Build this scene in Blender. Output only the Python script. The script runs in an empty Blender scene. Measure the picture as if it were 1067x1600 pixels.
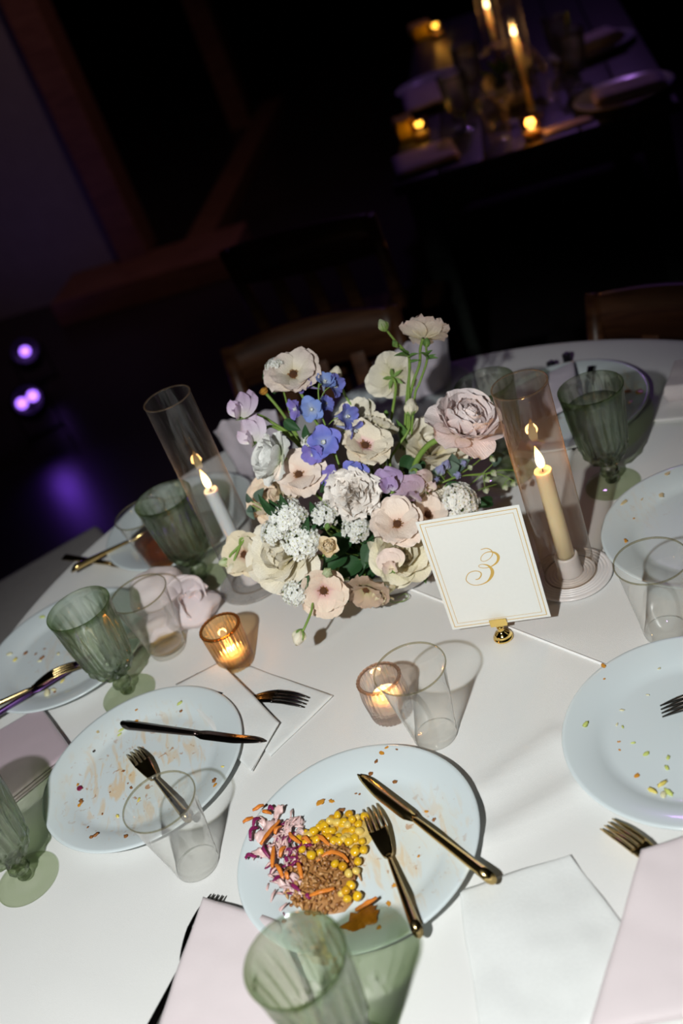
import bpy, bmesh, math, random
from mathutils import Vector, Matrix, noise
rnd = random.Random(7)
scene = bpy.context.scene
COL = scene.collection
PI = math.pi
TZ = 0.75            # height of the table top; the table centre is the origin

# ------------------------------------------------------------------ camera
cd = bpy.data.cameras.new('camera')
cam = bpy.data.objects.new('camera', cd)
COL.objects.link(cam)
cd.sensor_fit = 'VERTICAL'
cd.sensor_height = 36.0
cd.sensor_width = 24.0
cd.lens = 38.45
cd.clip_start = 0.02
right = Vector((0.92758826, -0.1954096, -0.31842599))
up = Vector((0.37360409, 0.48516505, 0.79059146))
fwd = Vector((0.0, 0.85230861, -0.52303923))
CAM = Vector((-0.05800761, -1.21460889, 1.70946250))
cam.matrix_world = Matrix(((right.x, up.x, -fwd.x, CAM.x), (right.y, up.y, -fwd.y, CAM.y), (right.z, up.z, -fwd.z, CAM.z), (0, 0, 0, 1)))
cd.dof.use_dof = True
cd.dof.focus_distance = 1.37
cd.dof.aperture_fstop = 2.8
scene.camera = cam

# ------------------------------------------------------------------ world and the large lights
w = bpy.data.worlds.new('night_room')
scene.world = w
w.use_nodes = True
w.node_tree.nodes['Background'].inputs[0].default_value = (0.55, 0.42, 0.75, 1)
w.node_tree.nodes['Background'].inputs[1].default_value = 0.008

def light(name, kind, loc, energy, color, **k):
    l = bpy.data.lights.new(name, kind)
    l.energy = energy
    l.color = color
    for a, v in k.items():
        setattr(l, a, v)
    o = bpy.data.objects.new(name, l)
    o.location = loc
    COL.objects.link(o)
    return o

def aim(o, target):
    d = Vector(target) - o.location
    o.rotation_euler = d.to_track_quat('-Z', 'Y').to_euler()

# the photographer's flash, held out beside the camera and pointed down at the near table edge
flash = light('camera_flash', 'SPOT', (-0.46, -1.20, 1.88), 98, (0.975, 1.0, 0.98), shadow_soft_size=0.022, spot_size=math.radians(62.0), spot_blend=0.56)
aim(flash, (-0.29, -0.35, 0.75))
scene.view_settings.view_transform = 'Standard'
scene.view_settings.look = 'None'
scene.view_settings.gamma = 1.0
scene.view_settings.use_curve_mapping = False
scene.view_settings.exposure = 0.0

# ------------------------------------------------------------------ helpers
WM = {}              # world matrix of every object made here

def T(v):
    return Matrix.Translation(Vector(v))

def RZ(a):
    return Matrix.Rotation(a, 4, 'Z')

def RY(a):
    return Matrix.Rotation(a, 4, 'Y')

def RX(a):
    return Matrix.Rotation(a, 4, 'X')

def SC(x, y=None, z=None):
    y = x if y is None else y
    z = x if z is None else z
    return Matrix.Diagonal((x, y, z, 1))

def link(o, parent, M):
    COL.objects.link(o)
    WM[o] = M
    if parent is not None:
        o.parent = parent
        o.matrix_basis = WM[parent].inverted() @ M
    else:
        o.matrix_basis = M
    return o

def props(o, label=None, cat=None, group=None, kind=None):
    if label: o['label'] = label
    if cat: o['category'] = cat
    if group: o['group'] = group
    if kind: o['kind'] = kind
    return o

def thing(name, label, cat, loc, rz=0.0, group=None, M=None):
    o = bpy.data.objects.new(name, None)
    o.empty_display_size = 0.02
    link(o, None, M if M is not None else T(loc) @ RZ(rz))
    return props(o, label, cat, group)

def mesh(name, verts, faces, smooth=True, pv=None, mats=None, idx=None):
    me = bpy.data.meshes.new(name)
    me.from_pydata([tuple(v) for v in verts], [], faces)
    if smooth:
        me.polygons.foreach_set('use_smooth', [True] * len(me.polygons))
    if pv is not None:
        a = me.attributes.new('pv', 'FLOAT', 'POINT')
        a.data.foreach_set('value', pv)
    if mats:
        for m in mats:
            me.materials.append(m)
    if idx is not None:
        me.polygons.foreach_set('material_index', idx)
    me.update()
    return me

def obj(name, me, m=None, parent=None, M=None):
    if m is not None and len(me.materials) == 0:
        me.materials.append(m)
    o = bpy.data.objects.new(name, me)
    link(o, parent, M if M is not None else (WM[parent] if parent is not None else Matrix()))
    if m is not None and me.materials[0] is not m:
        o.material_slots[0].link = 'OBJECT'
        o.material_slots[0].material = m
    return o

class MB:
    """collects shapes of one piece"""
    def __init__(s):
        s.v = []; s.f = []; s.pv = []; s.i = []
    def add(s, v, f, M=None, mi=0, pv=None):
        n = len(s.v)
        s.v += [(M @ Vector(q)) if M is not None else Vector(q) for q in v]
        s.f += [tuple(a + n for a in q) for q in f]
        s.i += [mi] * len(f)
        s.pv += pv if pv is not None else [0.0] * len(v)
        return s
    def mesh(s, name, smooth=True, mats=None):
        return mesh(name, s.v, s.f, smooth, s.pv, mats, s.i if mats else None)

def lathe(prof, n=48, fr=None, closed=False):
    v = []; f = []
    for (r, z) in prof:
        for k in range(n):
            a = 2 * PI * k / n
            q = r + (fr(a, r, z) if fr and r > 1e-6 else 0)
            v.append((q * math.cos(a), q * math.sin(a), z))
    m = len(prof)
    for i in range(m - 1 + (1 if closed else 0)):
        j = (i + 1) % m
        for k in range(n):
            k2 = (k + 1) % n
            f.append((i * n + k, i * n + k2, j * n + k2, j * n + k))
    return v, f

def tube(pts, rad, n=8, cap=True):
    pts = [Vector(p) for p in pts]
    if not isinstance(rad, (list, tuple)):
        rad = [rad] * len(pts)
    v = []; f = []
    t0 = (pts[1] - pts[0]).normalized()
    nrm = t0.orthogonal().normalized()
    for i, p in enumerate(pts):
        t = (pts[min(i + 1, len(pts) - 1)] - pts[max(i - 1, 0)])
        t = t.normalized() if t.length > 1e-9 else t0
        nrm = (nrm - t * nrm.dot(t)).normalized()
        b = t.cross(nrm)
        for k in range(n):
            a = 2 * PI * k / n
            v.append(p + (nrm * math.cos(a) + b * math.sin(a)) * rad[i])
    for i in range(len(pts) - 1):
        for k in range(n):
            k2 = (k + 1) % n
            f.append((i * n + k, i * n + k2, (i + 1) * n + k2, (i + 1) * n + k))
    if cap:
        f.append(tuple(range(n - 1, -1, -1)))
        m = (len(pts) - 1) * n
        f.append(tuple(m + k for k in range(n)))
    return v, f

def spline(pts, k=5):
    pts = [Vector(p) for p in pts]
    if len(pts) < 3:
        return [pts[0].lerp(pts[-1], i / k) for i in range(k + 1)]
    P = [pts[0] * 2 - pts[1]] + pts + [pts[-1] * 2 - pts[-2]]
    o = []
    for i in range(1, len(P) - 2):
        for j in range(k):
            t = j / k
            a, b, c, d = P[i - 1], P[i], P[i + 1], P[i + 2]
            o.append(0.5 * ((2 * b) + (c - a) * t + (2 * a - 5 * b + 4 * c - d) * t * t + (-a + 3 * b - 3 * c + d) * t ** 3))
    o.append(pts[-1])
    return o

def bevel_box(sx, sy, sz, b=0.002, seg=2):
    bm = bmesh.new()
    bmesh.ops.create_cube(bm, size=1.0)
    for q in bm.verts:
        q.co = Vector((q.co.x * sx, q.co.y * sy, q.co.z * sz))
    if b > 0:
        bmesh.ops.bevel(bm, geom=bm.edges[:], offset=b, segments=seg, affect='EDGES', profile=0.7)
    bm.verts.index_update()
    v = [q.co.copy() for q in bm.verts]
    f = [tuple(a.index for a in p.verts) for p in bm.faces]
    bm.free()
    return v, f

def look_matrix(head, face, spin=0.0):
    z = Vector(face).normalized()
    x = Vector((0, 0, 1)).cross(z)
    x = x.normalized() if x.length > 1e-4 else Vector((1, 0, 0))
    y = z.cross(x)
    return Matrix(((x.x, y.x, z.x, head[0]), (x.y, y.y, z.y, head[1]), (x.z, y.z, z.z, head[2]), (0, 0, 0, 1))) @ RZ(spin)

# ------------------------------------------------------------------ materials
MATS = {}

def newmat(name):
    m = bpy.data.materials.new(name)
    m.use_nodes = True
    nt = m.node_tree
    return m, nt, nt.nodes['Principled BSDF'], nt.nodes['Material Output']

def mat(name, col, rough=0.5, metal=0.0, var=0.08, scale=40.0, bump=0.0, bscale=None, spec=0.5, coat=0.0, sheen=0.0, sss=0.0, sssr=0.01, emit=None, estr=0.0, stretch=None):
    if name in MATS:
        return MATS[name]
    m, nt, b, out = newmat(name)
    N, L = nt.nodes, nt.links
    tc = N.new('ShaderNodeTexCoord')
    src = tc.outputs['Object']
    if stretch:
        mp = N.new('ShaderNodeMapping'); mp.inputs['Scale'].default_value = stretch
        L.new(src, mp.inputs[0]); src = mp.outputs[0]
    nz = N.new('ShaderNodeTexNoise'); nz.inputs['Scale'].default_value = scale; nz.inputs['Detail'].default_value = 4
    L.new(src, nz.inputs['Vector'])
    mx = N.new('ShaderNodeMix'); mx.data_type = 'RGBA'
    mx.inputs[6].default_value = (*[c * (1 - var) for c in col], 1)
    mx.inputs[7].default_value = (*[min(1, c * (1 + var)) for c in col], 1)
    L.new(nz.outputs[0], mx.inputs[0]); L.new(mx.outputs[2], b.inputs['Base Color'])
    b.inputs['Roughness'].default_value = rough
    b.inputs['Metallic'].default_value = metal
    b.inputs['Specular IOR Level'].default_value = spec
    b.inputs['Coat Weight'].default_value = coat
    b.inputs['Sheen Weight'].default_value = sheen
    if sss:
        b.inputs['Subsurface Weight'].default_value = sss
        b.inputs['Subsurface Radius'].default_value = (sssr, sssr * .6, sssr * .35)
        b.inputs['Subsurface Scale'].default_value = 1.0
    if emit:
        b.inputs['Emission Color'].default_value = (*emit, 1)
        b.inputs['Emission Strength'].default_value = estr
    if bump:
        nb = N.new('ShaderNodeTexNoise'); nb.inputs['Scale'].default_value = bscale or scale * 3; nb.inputs['Detail'].default_value = 5
        L.new(src, nb.inputs['Vector'])
        bp = N.new('ShaderNodeBump'); bp.inputs['Strength'].default_value = bump; bp.inputs['Distance'].default_value = 0.002
        L.new(nb.outputs[0], bp.inputs['Height']); L.new(bp.outputs[0], b.inputs['Normal'])
    MATS[name] = m
    return m

def petal_mat(name, base, tip, throat=None, trans=0.12, rough=0.55):
    """petal colour runs from its base to its edge along the pv attribute"""
    if name in MATS:
        return MATS[name]
    m, nt, b, out = newmat(name)
    N, L = nt.nodes, nt.links
    at = N.new('ShaderNodeAttribute'); at.attribute_name = 'pv'
    oi = N.new('ShaderNodeObjectInfo')
    cr = N.new('ShaderNodeValToRGB')
    e = cr.color_ramp.elements
    e[0].position = 0.12; e[0].color = (*(throat or base), 1)
    e[1].position = 0.98; e[1].color = (*tip, 1)
    q = e.new(0.42); q.color = (*base, 1)
    L.new(at.outputs['Fac'], cr.inputs[0])
    hs = N.new('ShaderNodeHueSaturation')
    mr = N.new('ShaderNodeMapRange'); mr.inputs['To Min'].default_value = 0.9; mr.inputs['To Max'].default_value = 1.06
    L.new(oi.outputs['Random'], mr.inputs[0]); L.new(mr.outputs[0], hs.inputs['Value'])
    L.new(cr.outputs[0], hs.inputs['Color'])
    tc = N.new('ShaderNodeTexCoord')
    wv = N.new('ShaderNodeTexNoise'); wv.inputs['Scale'].default_value = 6; wv.inputs['Detail'].default_value = 3
    mp = N.new('ShaderNodeMapping'); mp.inputs['Scale'].default_value = (5, 5, 0.6)
    L.new(tc.outputs['Object'], mp.inputs[0]); L.new(mp.outputs[0], wv.inputs['Vector'])
    bp = N.new('ShaderNodeBump'); bp.inputs['Strength'].default_value = 0.25; bp.inputs['Distance'].default_value = 0.02
    L.new(wv.outputs[0], bp.inputs['Height'])
    L.new(hs.outputs[0], b.inputs['Base Color']); L.new(bp.outputs[0], b.inputs['Normal'])
    b.inputs['Roughness'].default_value = rough
    b.inputs['Specular IOR Level'].default_value = 0.25
    tr = N.new('ShaderNodeBsdfTranslucent'); L.new(hs.outputs[0], tr.inputs[0])
    mx = N.new('ShaderNodeMixShader'); mx.inputs[0].default_value = trans
    L.new(b.outputs[0], mx.inputs[1]); L.new(tr.outputs[0], mx.inputs[2]); L.new(mx.outputs[0], out.inputs[0])
    MATS[name] = m
    return m

def thin_glass(name, tint=(0.96, 0.97, 0.96), refl=1.0, haze=0.0, hazecol=(0.8, 0.75, 0.7), rough=0.02, edge=0.0):
    """thin clear wall: see-through with a Fresnel sheen and, if wanted, a film of haze or soot carrying painted glow and bright edges"""
    if name in MATS:
        return MATS[name]
    m, nt, b, out = newmat(name)
    N, L = nt.nodes, nt.links
    N.remove(b)
    tr = N.new('ShaderNodeBsdfTransparent'); tr.inputs[0].default_value = (*tint, 1)
    gl = N.new('ShaderNodeBsdfGlossy'); gl.inputs['Roughness'].default_value = rough
    lw = N.new('ShaderNodeLayerWeight'); lw.inputs[0].default_value = 0.5
    pw = N.new('ShaderNodeMath'); pw.operation = 'POWER'; pw.inputs[1].default_value = 3.5
    L.new(lw.outputs['Facing'], pw.inputs[0])
    ml = N.new('ShaderNodeMath'); ml.operation = 'MULTIPLY_ADD'; ml.inputs[1].default_value = 0.6 * refl; ml.inputs[2].default_value = 0.035 * refl
    L.new(pw.outputs[0], ml.inputs[0])
    mx = N.new('ShaderNodeMixShader'); L.new(ml.outputs[0], mx.inputs[0])
    L.new(tr.outputs[0], mx.inputs[1]); L.new(gl.outputs[0], mx.inputs[2])
    res = mx.outputs[0]
    if haze:
        df = N.new('ShaderNodeBsdfDiffuse'); df.inputs[0].default_value = (*hazecol, 1)
        t2 = N.new('ShaderNodeBsdfTranslucent'); t2.inputs[0].default_value = (*hazecol, 1)
        m2 = N.new('ShaderNodeMixShader'); m2.inputs[0].default_value = 0.5
        L.new(df.outputs[0], m2.inputs[1]); L.new(t2.outputs[0], m2.inputs[2])
        tc = N.new('ShaderNodeTexCoord')
        nz = N.new('ShaderNodeTexNoise'); nz.inputs['Scale'].default_value = 18; nz.inputs['Detail'].default_value = 4
        mp = N.new('ShaderNodeMapping'); mp.inputs['Scale'].default_value = (1, 1, 0.25)
        L.new(tc.outputs['Object'], mp.inputs[0]); L.new(mp.outputs[0], nz.inputs['Vector'])
        mr = N.new('ShaderNodeMapRange'); mr.inputs['From Min'].default_value = 0.3; mr.inputs['From Max'].default_value = 0.75
        mr.inputs['To Min'].default_value = haze * 0.5; mr.inputs['To Max'].default_value = haze * 1.5
        L.new(nz.outputs[0], mr.inputs[0])
        pe = N.new('ShaderNodeMath'); pe.operation = 'POWER'; pe.inputs[1].default_value = 3.0
        L.new(lw.outputs['Facing'], pe.inputs[0])
        ae = N.new('ShaderNodeMath'); ae.operation = 'MULTIPLY_ADD'; ae.inputs[1].default_value = edge  # bright outline of edge-on walls is put into the haze colour
        L.new(pe.outputs[0], ae.inputs[0]); L.new(mr.outputs[0], ae.inputs[2])
        m3 = N.new('ShaderNodeMixShader'); L.new(ae.outputs[0], m3.inputs[0])
        L.new(res, m3.inputs[1]); L.new(m2.outputs[0], m3.inputs[2]); res = m3.outputs[0]
    L.new(res, out.inputs[0])
    MATS[name] = m
    return m

def solid_glass(name, col, clear=0.4, ior=1.45, tint=None, edge=None):
    """moulded glass: part of the light is refracted, part passes on, deeper in colour where the wall is seen edge-on"""
    if name in MATS:
        return MATS[name]
    m, nt, b, out = newmat(name)
    N, L = nt.nodes, nt.links
    b.inputs['Base Color'].default_value = (*col, 1)
    b.inputs['Transmission Weight'].default_value = 1.0
    b.inputs['Roughness'].default_value = 0.0
    b.inputs['IOR'].default_value = ior
    tr = N.new('ShaderNodeBsdfTransparent'); tr.inputs[0].default_value = (*(tint or col), 1)
    if edge:
        lw = N.new('ShaderNodeLayerWeight'); lw.inputs[0].default_value = 0.5
        cr = N.new('ShaderNodeValToRGB')
        cr.color_ramp.elements[0].position = 0.08; cr.color_ramp.elements[0].color = (*tint, 1)
        cr.color_ramp.elements[1].position = 0.80; cr.color_ramp.elements[1].color = (*edge, 1)
        L.new(lw.outputs['Facing'], cr.inputs[0]); L.new(cr.outputs[0], tr.inputs[0])
    gl = N.new('ShaderNodeBsdfGlossy'); gl.inputs['Roughness'].default_value = 0.02
    lf = N.new('ShaderNodeLayerWeight'); lf.inputs[0].default_value = 0.5
    pw = N.new('ShaderNodeMath'); pw.operation = 'POWER'; pw.inputs[1].default_value = 4.0
    L.new(lf.outputs['Facing'], pw.inputs[0])
    fr = N.new('ShaderNodeMath'); fr.operation = 'MULTIPLY_ADD'; fr.inputs[1].default_value = 0.5; fr.inputs[2].default_value = 0.07
    L.new(pw.outputs[0], fr.inputs[0])
    mg = N.new('ShaderNodeMixShader'); L.new(fr.outputs[0], mg.inputs[0]); L.new(tr.outputs[0], mg.inputs[1]); L.new(gl.outputs[0], mg.inputs[2])
    mx = N.new('ShaderNodeMixShader'); mx.inputs[0].default_value = clear
    L.new(b.outputs[0], mx.inputs[1]); L.new(mg.outputs[0], mx.inputs[2]); L.new(mx.outputs[0], out.inputs[0])
    MATS[name] = m
    return m

def plate_mat(name, seed, amount, smear=(0.74, 0.44, 0.12), centre=(0, 0), spread=0.11, stretch=(1, 1, 1)):
    """white glazed china with dried sauce smears around one place"""
    if name in MATS:
        return MATS[name]
    m, nt, b, out = newmat(name)
    N, L = nt.nodes, nt.links
    b.inputs['Roughness'].default_value = 0.22
    b.inputs['Coat Weight'].default_value = 0.25
    tc = N.new('ShaderNodeTexCoord')
    white = (0.65, 0.715, 0.735)
    def smooth(v, lo, hi, a=0.0, z=1.0):
        q = N.new('ShaderNodeMapRange'); q.inputs['From Min'].default_value = lo; q.inputs['From Max'].default_value = hi
        q.inputs['To Min'].default_value = a; q.inputs['To Max'].default_value = z
        L.new(v, q.inputs[0]); return q.outputs[0]
    def nzn(scale, off, st=(1, 1, 1), dist=0.0, det=6):
        mp = N.new('ShaderNodeMapping'); mp.inputs['Location'].default_value = (off, off * 0.7, 0); mp.inputs['Scale'].default_value = st
        mp.inputs['Rotation'].default_value = (0, 0, 0.9)
        L.new(tc.outputs['Object'], mp.inputs[0])
        nz = N.new('ShaderNodeTexNoise'); nz.inputs['Scale'].default_value = scale; nz.inputs['Detail'].default_value = det; nz.inputs['Distortion'].default_value = dist
        L.new(mp.outputs[0], nz.inputs['Vector']); return nz.outputs[0]
    mp = N.new('ShaderNodeMapping'); mp.vector_type = 'POINT'
    mp.inputs['Location'].default_value = (-centre[0], -centre[1], 0)
    L.new(tc.outputs['Object'], mp.inputs[0])
    vl = N.new('ShaderNodeVectorMath'); vl.operation = 'LENGTH'; L.new(mp.outputs[0], vl.inputs[0])
    near = smooth(vl.outputs['Value'], spread * 0.35, spread, 1.0, 0.0)
    def mul(a, c):
        q = N.new('ShaderNodeMath'); q.operation = 'MULTIPLY'
        L.new(a, q.inputs[0])
        if isinstance(c, float): q.inputs[1].default_value = c
        else: L.new(c, q.inputs[1])
        return q.outputs[0]
    streak = smooth(nzn(62, seed, (1.0, 0.28, 1), 1.2), 0.52, 0.64)
    speck = smooth(nzn(110, seed + 3.3, (1, 1, 1), 0.6), 0.63, 0.69)
    film = smooth(nzn(16, seed + 7.1, (1, 0.6, 1), 0.8), 0.45, 0.75)
    def layer(prev, colr, fac):
        x = N.new('ShaderNodeMix'); x.data_type = 'RGBA'
        if isinstance(prev, tuple): x.inputs[6].default_value = (*prev, 1)
        else: L.new(prev, x.inputs[6])
        x.inputs[7].default_value = (*colr, 1); L.new(fac, x.inputs[0]); return x.outputs[2]
    c = layer(white, (0.76, 0.67, 0.42), mul(mul(film, near), 0.5 * amount))
    c = layer(c, smear, mul(mul(streak, near), 0.55 * amount))
    c = layer(c, (0.42, 0.17, 0.03), mul(mul(speck, near), 0.8 * amount))
    L.new(c, b.inputs['Base Color'])
    MATS[name] = m
    return m

def wood_mat(name, c1, c2, rough=0.45, scale=6.0):
    if name in MATS:
        return MATS[name]
    m, nt, b, out = newmat(name)
    N, L = nt.nodes, nt.links
    tc = N.new('ShaderNodeTexCoord')
    mp = N.new('ShaderNodeMapping'); mp.inputs['Scale'].default_value = (1, 8, 8)
    L.new(tc.outputs['Object'], mp.inputs[0])
    nz = N.new('ShaderNodeTexNoise'); nz.inputs['Scale'].default_value = scale; nz.inputs['Detail'].default_value = 8; nz.inputs['Distortion'].default_value = 0.8
    L.new(mp.outputs[0], nz.inputs['Vector'])
    cr = N.new('ShaderNodeValToRGB'); cr.color_ramp.elements[0].color = (*c1, 1); cr.color_ramp.elements[1].color = (*c2, 1)
    cr.color_ramp.elements[0].position = 0.3; cr.color_ramp.elements[1].position = 0.7
    L.new(nz.outputs[0], cr.inputs[0]); L.new(cr.outputs[0], b.inputs['Base Color'])
    b.inputs['Roughness'].default_value = rough
    MATS[name] = m
    return m

def cloth_mat(name, col, scale=900.0, rough=0.75, sheen=0.15, bump=0.25, var=0.05):
    if name in MATS:
        return MATS[name]
    m, nt, b, out = newmat(name)
    N, L = nt.nodes, nt.links
    tc = N.new('ShaderNodeTexCoord')
    nz = N.new('ShaderNodeTexNoise'); nz.inputs['Scale'].default_value = scale; nz.inputs['Detail'].default_value = 3
    L.new(tc.outputs['Object'], nz.inputs['Vector'])
    mx = N.new('ShaderNodeMix'); mx.data_type = 'RGBA'
    mx.inputs[6].default_value = (*[c * (1 - var) for c in col], 1); mx.inputs[7].default_value = (*[min(1, c * (1 + var)) for c in col], 1)
    L.new(nz.outputs[0], mx.inputs[0]); L.new(mx.outputs[2], b.inputs['Base Color'])
    b.inputs['Roughness'].default_value = rough
    b.inputs['Sheen Weight'].default_value = sheen
    b.inputs['Specular IOR Level'].default_value = 0.35
    bp = N.new('ShaderNodeBump'); bp.inputs['Strength'].default_value = bump; bp.inputs['Distance'].default_value = 0.0006
    L.new(nz.outputs[0], bp.inputs['Height']); L.new(bp.outputs[0], b.inputs['Normal'])
    MATS[name] = m
    return m

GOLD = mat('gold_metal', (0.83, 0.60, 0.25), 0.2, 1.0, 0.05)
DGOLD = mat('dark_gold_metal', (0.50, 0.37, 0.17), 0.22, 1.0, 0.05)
BRASS = mat('polished_brass', (0.95, 0.68, 0.22), 0.1, 1.0, 0.03)
GREEN = mat('stem_green', (0.20, 0.32, 0.06), 0.5, var=0.25, scale=60)
SEPAL = mat('sepal_green', (0.20, 0.33, 0.08), 0.55, var=0.25, scale=80)
LEAFD = mat('leaf_dark_green', (0.028, 0.085, 0.028), 0.5, var=0.35, scale=90, bump=0.2)
LEAFG = mat('leaf_grey_green', (0.10, 0.155, 0.115), 0.6, var=0.2, scale=90)
LEAFL = mat('leaf_light_green', (0.12, 0.24, 0.06), 0.5, var=0.25, scale=90)
PINKCLOTH = cloth_mat('blush_linen', (0.68, 0.60, 0.615))
MAUVE = cloth_mat('mauve_satin', (0.42, 0.33, 0.37), rough=0.42, sheen=0.4)
PAPER = cloth_mat('white_paper', (0.70, 0.71, 0.70), scale=300, rough=0.8, sheen=0.0, bump=0.35)
LILACCLOTH = cloth_mat('lilac_linen', (0.62, 0.56, 0.64))

# ------------------------------------------------------------------ the room (its axes are turned against the table's)
EXR = Vector((0.955, -0.297)); EYR = Vector((0.297, 0.955))
RANG = math.atan2(-0.297, 0.955)

def room(x, y, z=0.0):
    q = EXR * x + EYR * y
    return Vector((q.x, q.y, z))

def rbox(name, x0, x1, y0, y1, z0, z1, m, parent=None, b=0.004):
    v, f = bevel_box(x1 - x0, y1 - y0, z1 - z0, b)
    return obj(name, mesh(name, v, f, False), m, parent, T(room((x0 + x1) / 2, (y0 + y1) / 2, (z0 + z1) / 2)) @ RZ(RANG))

FLOORM = mat('dark_polished_floor', (0.035, 0.028, 0.032), 0.35, var=0.3, scale=3, bump=0.05)
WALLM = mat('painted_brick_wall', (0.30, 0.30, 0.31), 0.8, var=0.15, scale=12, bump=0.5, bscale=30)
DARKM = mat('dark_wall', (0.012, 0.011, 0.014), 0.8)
TIMBER = wood_mat('timber', (0.16, 0.075, 0.05), (0.30, 0.15, 0.10), 0.6)
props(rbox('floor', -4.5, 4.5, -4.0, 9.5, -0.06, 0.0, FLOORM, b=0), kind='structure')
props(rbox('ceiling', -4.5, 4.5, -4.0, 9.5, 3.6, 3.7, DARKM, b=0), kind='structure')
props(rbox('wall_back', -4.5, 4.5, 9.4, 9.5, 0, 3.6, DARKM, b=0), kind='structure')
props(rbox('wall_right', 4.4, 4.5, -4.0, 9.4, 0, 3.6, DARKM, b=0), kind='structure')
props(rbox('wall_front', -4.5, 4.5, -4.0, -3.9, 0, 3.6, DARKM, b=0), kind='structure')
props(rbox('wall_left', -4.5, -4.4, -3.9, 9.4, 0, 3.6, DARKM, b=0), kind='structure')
props(rbox('wall_brick', -4.4, -1.93, 4.15, 4.3, 0, 3.6, WALLM, b=0), kind='structure')
props(rbox('trim_1', -1.93, -1.77, 4.06, 4.26, 0.12, 3.6, TIMBER, b=0.01), kind='structure')          # post
props(rbox('trim_2', -2.24, -1.24, 3.74, 4.14, 0.0, 0.13, TIMBER, b=0.01), kind='structure')          # sill beam
props(rbox('trim_3', -1.86, -1.70, 6.75, 6.95, 0.0, 3.6, TIMBER, b=0.01), kind='structure')           # further post
props(rbox('trim_4', -1.62, -1.45, 4.2, 6.9, 0.0, 0.10, TIMBER, b=0.01), kind='structure')            # low rail between the posts

# violet floor lamps by the brick wall
VIOLET = mat('violet_led', (0.2, 0.1, 0.6), 0.3, emit=(0.36, 0.15, 1.0), estr=3.2)
LAMPB = mat('black_lamp_housing', (0.012, 0.012, 0.014), 0.4)

def uplight(loc, rz, tilt, label, lenses):
    t = thing('floor_spotlight', label, 'stage light', loc, rz, 'violet floor lights')
    M = WM[t]
    v, f = lathe([(0.0, 0), (0.055, 0.0), (0.065, 0.02), (0.07, 0.10), (0.066, 0.13), (0.058, 0.13), (0.056, 0.115), (0, 0.115)], 24)
    H = M @ T((0, 0, 0.12)) @ RX(tilt)
    obj('housing', mesh('housing', v, f), LAMPB, t, H)
    b = MB()
    for sx in (-1, 1):
        b.add(*bevel_box(0.008, 0.03, 0.17, 0.002), M=M.inverted() @ M @ T((sx * 0.076, 0, 0.085)))
    b.add(*bevel_box(0.16, 0.03, 0.008, 0.002), M=T((0, 0, 0.004)))
    obj('bracket', b.mesh('bracket', False), LAMPB, t)
    for (dx, dy) in lenses:
        v, f = lathe([(0.0, 0.127), (0.012, 0.126), (0.02, 0.121), (0.022, 0.116)], 16)
        obj('led_lens', mesh('led_lens', v, f), VIOLET, t, H @ T((dx, dy, 0)))
    return t

uplight((-1.064, 3.03, 0), 0.2, 0.95, 'violet floor spotlight with two glowing lenses standing on the floor', [(-0.026, 0.0), (0.024, 0.008)])
uplight((-1.105, 3.60, 0), 0.2, 0.9, 'violet floor spotlight with a single glowing lens against the brick wall', [(0, 0)])
vl1 = light('violet_wash', 'SPOT', (-1.064, 2.88, 0.22), 0.9, (0.24, 0.07, 1.0), shadow_soft_size=0.05, spot_size=math.radians(95), spot_blend=1.0)
aim(vl1, (-0.75, 1.7, 0.0))
vl2 = light('violet_wall_wash', 'SPOT', (-1.25, 3.62, 0.25), 1.2, (0.30, 0.16, 1.0), shadow_soft_size=0.05, spot_size=math.radians(120), spot_blend=1.0)
aim(vl2, room(-2.3, 4.15, 0.9))
vl3 = light('ceiling_violet_wash', 'SPOT', room(0.6, 5.2, 3.4), 30, (0.55, 0.25, 1.0), shadow_soft_size=0.1, spot_size=math.radians(80), spot_blend=1.0)
aim(vl3, room(0.25, 2.8, 0.75))
rl = light('rosy_room_light', 'SPOT', room(-0.6, 2.4, 3.3), 26, (1.0, 0.55, 0.55), shadow_soft_size=0.2, spot_size=math.radians(70), spot_blend=1.0)
aim(rl, room(-1.8, 4.1, 0.9))

# ------------------------------------------------------------------ round table and its cloth
WOODT = wood_mat('table_wood', (0.10, 0.055, 0.03), (0.2, 0.12, 0.07))
t = thing('round_table', 'round banquet table hidden under the white tablecloth', 'table', (0, 0, 0))
obj('tabletop', mesh('tabletop', *lathe([(0, 0.715), (0.745, 0.715), (0.752, 0.72), (0.752, 0.742), (0.745, 0.746), (0, 0.746)], 64), False), WOODT, t)
for k in range(4):
    a = math.radians(68) + k * PI / 2
    obj('leg', mesh('leg', *tube([(0.42 * math.cos(a), 0.42 * math.sin(a), 0.0), (0.42 * math.cos(a), 0.42 * math.sin(a), 0.716)], 0.016, 10)), WOODT, t)

# folds: (x0, y0, x1, y1, height, half width)
FOLDS = [(-0.02, -0.335, 0.075, -0.300, 0.0070, 0.016), (-0.045, -0.405, 0.075, -0.380, 0.0080, 0.018),
         (-0.16, 0.03, -0.01, 0.10, 0.0016, 0.006), (-0.55, -0.36, -0.30, -0.62, 0.0012, 0.03)]

def seg_d(x, y, s):
    dx, dy = s[2] - s[0], s[3] - s[1]
    q = max(0, min(1, ((x - s[0]) * dx + (y - s[1]) * dy) / (dx * dx + dy * dy)))
    return math.hypot(x - s[0] - q * dx, y - s[1] - q * dy)

def cloth_z(x, y):
    z = 0.0006 * noise.noise((x * 9, y * 9, 1.3)) + 0.0004 * noise.noise((x * 25, y * 25, 4.3))
    for s in FOLDS:
        d = seg_d(x, y, s)
        if d < s[5] * 3:
            z += s[4] * math.exp(-(d / s[5]) ** 2)
    return z

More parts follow.
